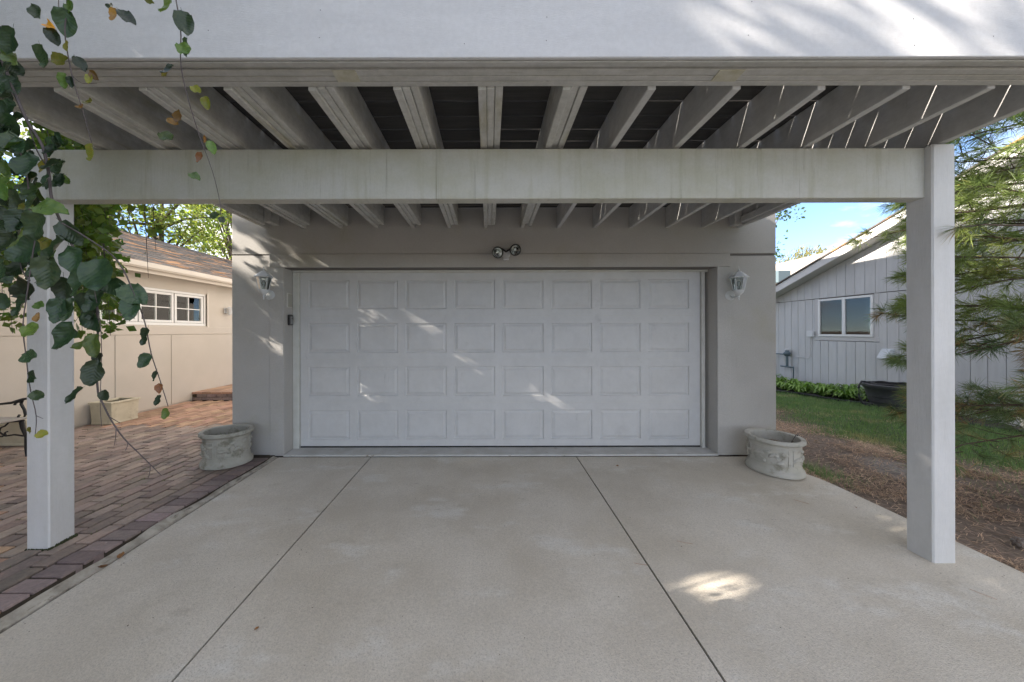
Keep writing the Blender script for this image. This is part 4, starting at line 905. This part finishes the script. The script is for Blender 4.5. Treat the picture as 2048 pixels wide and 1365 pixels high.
for k in range(140):                                            # the dense curtain at the left edge
    py = lrr.uniform(70, 560); right = 22 + max(0, py - 170) * .27
    px = lrr.uniform(-30, max(30, right)); Y = lrr.uniform(.84, 1.2)
    lf(px, py, lrr.uniform(34, 64) * .95 / Y, Y, lrr.choice('dddddddgggyb' if px > 60 else 'ddddddgg'))
for k in range(16):
    lf(lrr.uniform(92, 128), lrr.uniform(260, 420), lrr.uniform(28, 44), lrr.uniform(.88, 1.0), lrr.choice('ddgyd'))
# a second, more distant curtain behind the beam, sunlit green, as one mass of leaves with its stems
rr = random.Random(91); lp_ = []; stm = MB()
for k in range(44):
    px = rr.uniform(-60, 40) if k < 14 else rr.uniform(140, 222); Y = rr.uniform(2.7, 3.6); x = (px - CX) * Y / FPX
    ztop = 3.4; zb = CAMZ - (rr.uniform(450, 670) - CY) * Y / FPX
    p0 = Vector((x - .3, Y, ztop)); p1 = Vector((x, Y, zb)); stm.tube([p0, p0.lerp(p1, .5) + Vector((.08, 0, 0)), p1], [.004, .003, .0015], 4)
    for q in range(int((ztop - zb) / .016)):
        tq = rr.random(); lp_.append(p0.lerp(p1, tq) + Vector((.32 * tq * (1 - tq) + rr.gauss(0, .045), rr.gauss(0, .06), 0)) - B0)
for (px, yt, yb, Y) in ((297, 380, 555, 2.65), (262, 380, 470, 2.7), (312, 370, 500, 2.7)):
    p0, p1 = P(px - 12, yt - 60, Y), P(px, yb, Y); stm.tube([p0, p0.lerp(p1, .5), p1], [.003, .003, .0012], 4)
    for q in range(9): tq = rr.uniform(0, .8); lp_.append(p0.lerp(p1, tq) + Vector((rr.gauss(0, .02), 0, 0)) - B0)
bpart(stm, 'hanging_stems', M['twig'])
vs, fs = leaf_quads(lp_, .075, rr, .8, .8); o = raw('leaf_curtain', vs, fs, M['leaf_back'], bt, 'stuff')

# ------------------------------------------------------------------ white pine on the right
PB = Vector((5.15, 2.75, -.05))
pine = thing('pine_tree', 'white pine with long soft needles beside the right post', 'tree', PB)
MB().tube([(0, 0, -.2), (.02, .02, 1.5), (-.03, 0, 3.5), (.02, .03, 6.0)], [.13, .11, .08, .02], 9).build('trunk', M['pine_bark'], pine, smooth=True, loc=(0, 0, 0))
rr = random.Random(17)
def tuft(p, d, n, L, vs, fs):
    d = d.normalized()
    for q in range(n):
        v = (d * rr.uniform(.25, 1.0) + Vector((rr.gauss(0, .42), rr.gauss(0, .42), rr.gauss(0, .42) - .10))).normalized()
        l = L * rr.uniform(.75, 1.1); s = v.cross(Vector((rr.uniform(-1, 1), rr.uniform(-1, 1), rr.uniform(-1, 1))))
        if s.length < 1e-3: continue
        s = s.normalized() * .0012; p0 = p + d * rr.uniform(-.03, .0); p1 = p0 + v * l * .55; p2 = p0 + v * l + Vector((0, 0, -.012))
        i = len(vs); vs += [p0 - s, p0 + s, p1 + s, p2, p1 - s]; fs.append((i, i+1, i+2, i+3, i+4))
NB = 124
for k in range(NB):
    z = .62 + 3.9 * (k / NB) + rr.uniform(-.1, .1); a = R(rr.uniform(115, 255)) if k % 6 else R(rr.uniform(-60, 80))
    Lb = rr.uniform(1.1, 2.0) * (1 - .10 * max(0, z - 2))
    d = Vector((math.cos(a), math.sin(a), 0)); rise = rr.uniform(-.35, .30) + (.15 if z > 2.2 else 0)
    for _ in range(12):                                          # stay off the driveway, clear of post and deck
        end = PB + d * Lb
        if end.x < 3.45 or (end.x < 1.16 * end.y + .15 and end.y > 2.3 and k % 9) or end.x < 1.08 * end.y: Lb *= .92
    Lb = max(Lb, .5)
    p0 = Vector((0, 0, z)); p1 = d * Lb * .5 + Vector((0, 0, z + rise * .25 + .05)); p2 = d * Lb + Vector((0, 0, z + rise))
    br = MB(); br.tube([p0, p0.lerp(p1, .5) + Vector((0, rr.uniform(-.06, .06), rr.uniform(-.03, .05))), p1, p1.lerp(p2, .5) + Vector((0, rr.uniform(-.05, .05), rr.uniform(-.05, .03))), p2], [.012, .010, .007, .005, .0025], 6)
    nv, nf = [], []
    ns = 16
    for q in range(ns):
        tq = .36 + .64 * q / (ns - 1); c = p0.lerp(p1, tq * 2) if tq < .5 else p1.lerp(p2, tq * 2 - 1)
        side = 1 if q % 2 else -1; sl = rr.uniform(.14, .40) * (1.3 - tq)
        sd_ = (d * rr.uniform(.4, .9) + Vector((-d.y, d.x, 0)) * side * rr.uniform(.3, .9) + Vector((0, 0, rr.uniform(-.45, .6)))).normalized()
        e_ = c + sd_ * sl; br.tube([c, c.lerp(e_, .5) + Vector((0, 0, -.01)), e_], [.004, .003, .0018], 4)
        tuft(e_, sd_, 46, .125, nv, nf)
        if sl > .17: tuft(c.lerp(e_, .55), sd_, 26, .11, nv, nf)
    tuft(p2, p2 - p1, 56, .125, nv, nf)
    b_ = br.build('branch', M['pine_bark'], pine, smooth=True, loc=(0, 0, 0))
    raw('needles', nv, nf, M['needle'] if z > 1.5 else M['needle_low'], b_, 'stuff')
# the sprig that crosses in front of the post
sp = MB(); e0 = P(1960, 452, 2.20) - PB; e1 = P(1916, 458, 2.14) - PB; sp.tube([Vector((0, 0, 2.2)), Vector((-.9, -.3, 2.25)), e0, e1], [.016, .010, .005, .003], 5)
nv, nf = [], []; tuft(e1, Vector((-1, -.1, -.35)), 46, .12, nv, nf); tuft(e0, Vector((-.7, -.5, .1)), 36, .11, nv, nf)
b_ = sp.build('branch', M['pine_bark'], pine, loc=(0, 0, 0)); raw('needles', nv, nf, M['needle_low'], b_, 'stuff')

# ------------------------------------------------------------------ lawn, litter, bed plants
rr = random.Random(3); vs = []; fs = []
n_ = 0
while n_ < 52000:
    y = rr.uniform(2.2, 10.5); x = rr.uniform(4.2, 7.8)
    if x > edge_x(y) - .02 or rr.random() < mulch_amount(x, y) * 1.15 + .02: 
        n_ += .25; continue
    z = ground_h(x, y); h = rr.uniform(.03, .075); a = rr.uniform(0, 6.28); l = rr.uniform(.0, .035); wq = .003
    i = len(vs); vs += [(x - wq*math.cos(a+1.57), y - wq*math.sin(a+1.57), z - .005), (x + wq*math.cos(a+1.57), y + wq*math.sin(a+1.57), z - .005), (x + l*math.cos(a), y + l*math.sin(a), z + h)]; fs.append((i, i+1, i+2)); n_ += 1
o = raw('lawn_grass', vs, fs, M['grass']); tag(o, 'short green lawn between the driveway litter and the grey house', 'grass', kind='stuff')
vs = []; fs = []; n_ = 0
while n_ < 38000:
    y = rr.uniform(.6, 6.6); x = rr.uniform(3.27, 6.8)
    if rr.random() > mulch_amount(x, y) * .95 + .05: n_ += .2; continue
    pn = math.sin(x * 3.1 + 1.7 * math.sin(y * 2.3)) + math.sin(y * 4.1 + 1.3 * math.sin(x * 3.7)) + .6 * math.sin(x * 9.3 + y * 7.1)
    if pn < -.35 and rr.random() < .82: n_ += .15; continue
    if math.hypot(x - 4.35, y - 3.6) < .33 and rr.random() < .8: continue
    if math.hypot(x - 3.45, y - 4.0) < .3 and rr.random() < .6: continue
    z = ground_h(x, y) + rr.uniform(.002, .028); a = rr.uniform(0, 6.28) if rr.random() < .55 else rr.gauss(.5, .5); l = rr.uniform(.05, .11) / 2; t_ = rr.uniform(-.012, .012); wq = .0018
    ca, sa = math.cos(a), math.sin(a); i = len(vs); bnd = rr.uniform(-.012, .012)
    vs += [(x - l*ca - wq*sa, y - l*sa + wq*ca, z - t_), (x - l*ca + wq*sa, y - l*sa - wq*ca, z - t_), (x + wq*sa - bnd*sa, y - wq*ca + bnd*ca, z + .004), (x + l*ca, y + l*sa, z + t_), (x - wq*sa - bnd*sa, y + wq*ca + bnd*ca, z + .004)]; fs.append((i, i+1, i+2, i+3, i+4)); n_ += 1
o = raw('pine_litter', vs, fs, M['pine_litter']); tag(o, 'fallen brown pine needles covering the soil beside the driveway', 'pine needles', kind='stuff')
vs = []; fs = []
for k in range(900):                                            # grass tuft beside the right planter and stray tufts
    cx, cy = (3.48 + rr.gauss(0, .09), 3.62 + rr.gauss(0, .16)) if k < 500 else (rr.gauss(5.1, .5), rr.gauss(3.3, .35))
    if cx < 3.33: continue
    z = ground_h(cx, cy); a = rr.uniform(0, 6.28); l = rr.uniform(.02, .07); h = rr.uniform(.04, .11); i = len(vs)
    vs += [(cx - .002, cy, z - .01), (cx + .002, cy, z - .01), (cx + l*math.cos(a), cy + l*math.sin(a), z + h)]; fs.append((i, i+1, i+2))
o = raw('grass_tuft', vs, fs, M['grass']); tag(o, 'dark grass tufts growing in the needle litter by the right planter', 'grass', kind='stuff')
def hosta_mesh(seed):
    rr = random.Random(seed); m = MB()
    for k in range(46):
        a = rr.uniform(0, 6.28); L = rr.uniform(.16, .30); up = rr.uniform(.10, .30); d = Vector((math.cos(a), math.sin(a), 0)); s = Vector((-d.y, d.x, 0)); wq = rr.uniform(.016, .032)
        b0 = d * rr.uniform(0, .05); pts = [b0, b0 + d * L * .35 + Vector((0, 0, up * .8)), b0 + d * L * .75 + Vector((0, 0, up)), b0 + d * L * 1.15 + Vector((0, 0, up * .55))]; ww = [.005, wq, wq * .9, .001]
        vs = []
        for p, w_ in zip(pts, ww): vs += [p - s * w_, p + Vector((0, 0, -w_ * .4)), p + s * w_]
        m.add(vs, [(i*3+j, i*3+j+1, i*3+j+4, i*3+j+3) for i in range(3) for j in range(2)])
    return m.mesh('foliage', M['hosta'])
hm_ = [hosta_mesh(k) for k in range(4)]
spots = []
for k in range(11):
    y = 10.6 - k * .36; ex = edge_x(y) + .30; spots.append((min(ex + rr.uniform(-.04, .1), 8.05), y)); 
    if ex + .55 < 8.15: spots.append((ex + .5 + rr.uniform(-.05, .05), y - .15))
names_ = ['leafy green bed plant']
for k, (x, y) in enumerate(spots):
    od = ['first', 'second', 'third', 'fourth', 'fifth', 'sixth', 'seventh', 'eighth', 'ninth', 'tenth', 'eleventh', 'twelfth', 'thirteenth', 'fourteenth', 'fifteenth', 'sixteenth', 'seventeenth', 'eighteenth', 'nineteenth', 'twentieth', 'twenty-first', 'twenty-second'][k]
    t_ = thing('bed_plant', 'leafy green bed plant, %s from the garage corner toward the black pot' % od, 'plant', (x, y, ground_h(x, y) - .01), rr.uniform(0, 6.28), 'row of leafy plants along the grey house')
    s_ = rr.uniform(.8, 1.15); inst('foliage', hm_[k % 4], t_, (0, 0, 0), (0, 0, 0), (s_, s_, s_ * rr.uniform(.8, 1.0)))

# ------------------------------------------------------------------ small litter on the driveway
def dead(label, px, py, s, seed, onbrick=False):
    z = 0
    Y = FPX * CAMZ / (py - CY)
    for _ in range(4):
        z = PZ if onbrick else drive_z(Y); Y = FPX * (CAMZ - z) / (py - CY)
    p = P(px, py, Y); me = leaf_mesh('dead_leaf', M['dead_leaf'], seed, curl=.7, fold=.7)
    o = inst('dead_leaf', me, None, (p.x, p.y, z + .004), (rnd.uniform(-.2, .2), rnd.uniform(-.2, .2), rnd.uniform(0, 6.28)), (s, s, s)); tag(o, label, 'leaf')
dead('small brown dead leaf on the concrete near the left joint at bottom', 507, 1262, .022, 1)
dead('curled orange brown leaf caught against the brick edge', 215, 1132, .045, 2)
dead('pale dry leaf lying beside the curled leaf at the brick edge', 238, 1118, .05, 3)
dead('dark leaf scrap on the concrete in front of the door at right', 1237, 934, .03, 4)
dead('tiny dark leaf bit on the concrete by the right post', 1712, 1018, .02, 5)
def needle_on_drive(label, px, py, L, ang):
    Y = FPX * CAMZ / (py - CY)
    for _ in range(4): z = drive_z(Y); Y = FPX * (CAMZ - z) / (py - CY)
    p = P(px, py, Y); c, s = math.cos(R(ang)), math.sin(R(ang)); m = MB()
    m.tube([(-L/2*c, -L/2*s, .003), (.006*s, -.006*c, .005), (L/2*c, L/2*s, .003)], .0014, 4); o = m.build('pine_needle', M['pine_litter'], loc=(p.x, p.y, z)); tag(o, label, 'pine needle')
needle_on_drive('single pine needle on the concrete right of the long right joint', 1369, 1087, .10, -20)
needle_on_drive('dark pine needle on the concrete left of the right post', 1602, 1006, .10, -50)
needle_on_drive('bent pine needle lying in front of the right post', 1965, 1192, .09, -60)
needle_on_drive('short twig across the saw-cut right joint', 1280, 1130, .08, -15)
pc = thing('pine_cone', 'pine cone in the needle litter behind the right post', 'pine cone', tuple(P(2040, 1090, 2.42)[:2]) + (ground_h(3.7, 2.4) + .035,), R(40))
m = MB(); rr = random.Random(8)
MB().blob((0, 0, 0), (.055, .022, .022)).build('core', M['cone'], pc, smooth=True, loc=(0, 0, 0))
for k in range(44):
    u = k / 44; a = k * 2.4; x = -.05 + u * .10; r0 = .036 * math.sin(math.pi * min(.97, u * .85 + .12)); d = Vector((.35, math.cos(a), math.sin(a))).normalized()
    s = d.cross(Vector((1, 0, 0))).normalized(); c = Vector((x, 0, 0)); e_ = c + d * r0 * 1.15
    m.add([c - s*.004, c + s*.004, e_ + s*.009, e_ + d*.004, e_ - s*.009], [(0, 1, 2, 3, 4)])
m.build('scales', M['cone'], pc, loc=(0, 0, 0))
# nail heads on the fascia, grit on the concrete
fas = [o for o in deck.children if o.name.startswith('fascia')][0]
nail = MB().lathe([(.0019, 0), (.0019, .0008), (.001, .0012)], 8).mesh('nail_head', M['dark_metal'])
for px, py in ((1095, 35), (1094, 82), (1505, 5), (1498, 72), (1828, 40), (1830, 93), (640, 75), (642, 20), (418, 60), (1988, 75), (930, 88)):
    p = P(px, py, 1.5295); inst('nail_head', nail, fas, (p.x, p.y - 2.3, p.z), (R(90), 0, 0))
rr = random.Random(12); m = MB()
for k in range(420):
    e = rr.random()
    x = rr.uniform(-2.4, 3.2) if e < .45 else (rr.gauss(3.15, .12) if e < .8 else rr.gauss(-2.40, .05)); y = rr.uniform(1.1, 3.85)
    if not (-2.43 < x < 3.24) or (y > 3.3 and x > 2.9): continue
    a = rr.uniform(0, 6.28); l = rr.uniform(.0015, .006); w_ = l * rr.uniform(.3, .8); z = drive_z(y) + .0006; c, sn = math.cos(a), math.sin(a)
    m.add([(x + l*c, y + l*sn, z), (x - w_*sn, y + w_*c, z + .0015), (x - l*c, y - l*sn, z), (x + w_*sn, y - w_*c, z + .001)], [(0, 1, 2, 3)])
tag(m.build('driveway_grit', M['soil']), 'scattered grit and leaf crumbs on the concrete driveway', 'grit', kind='stuff')
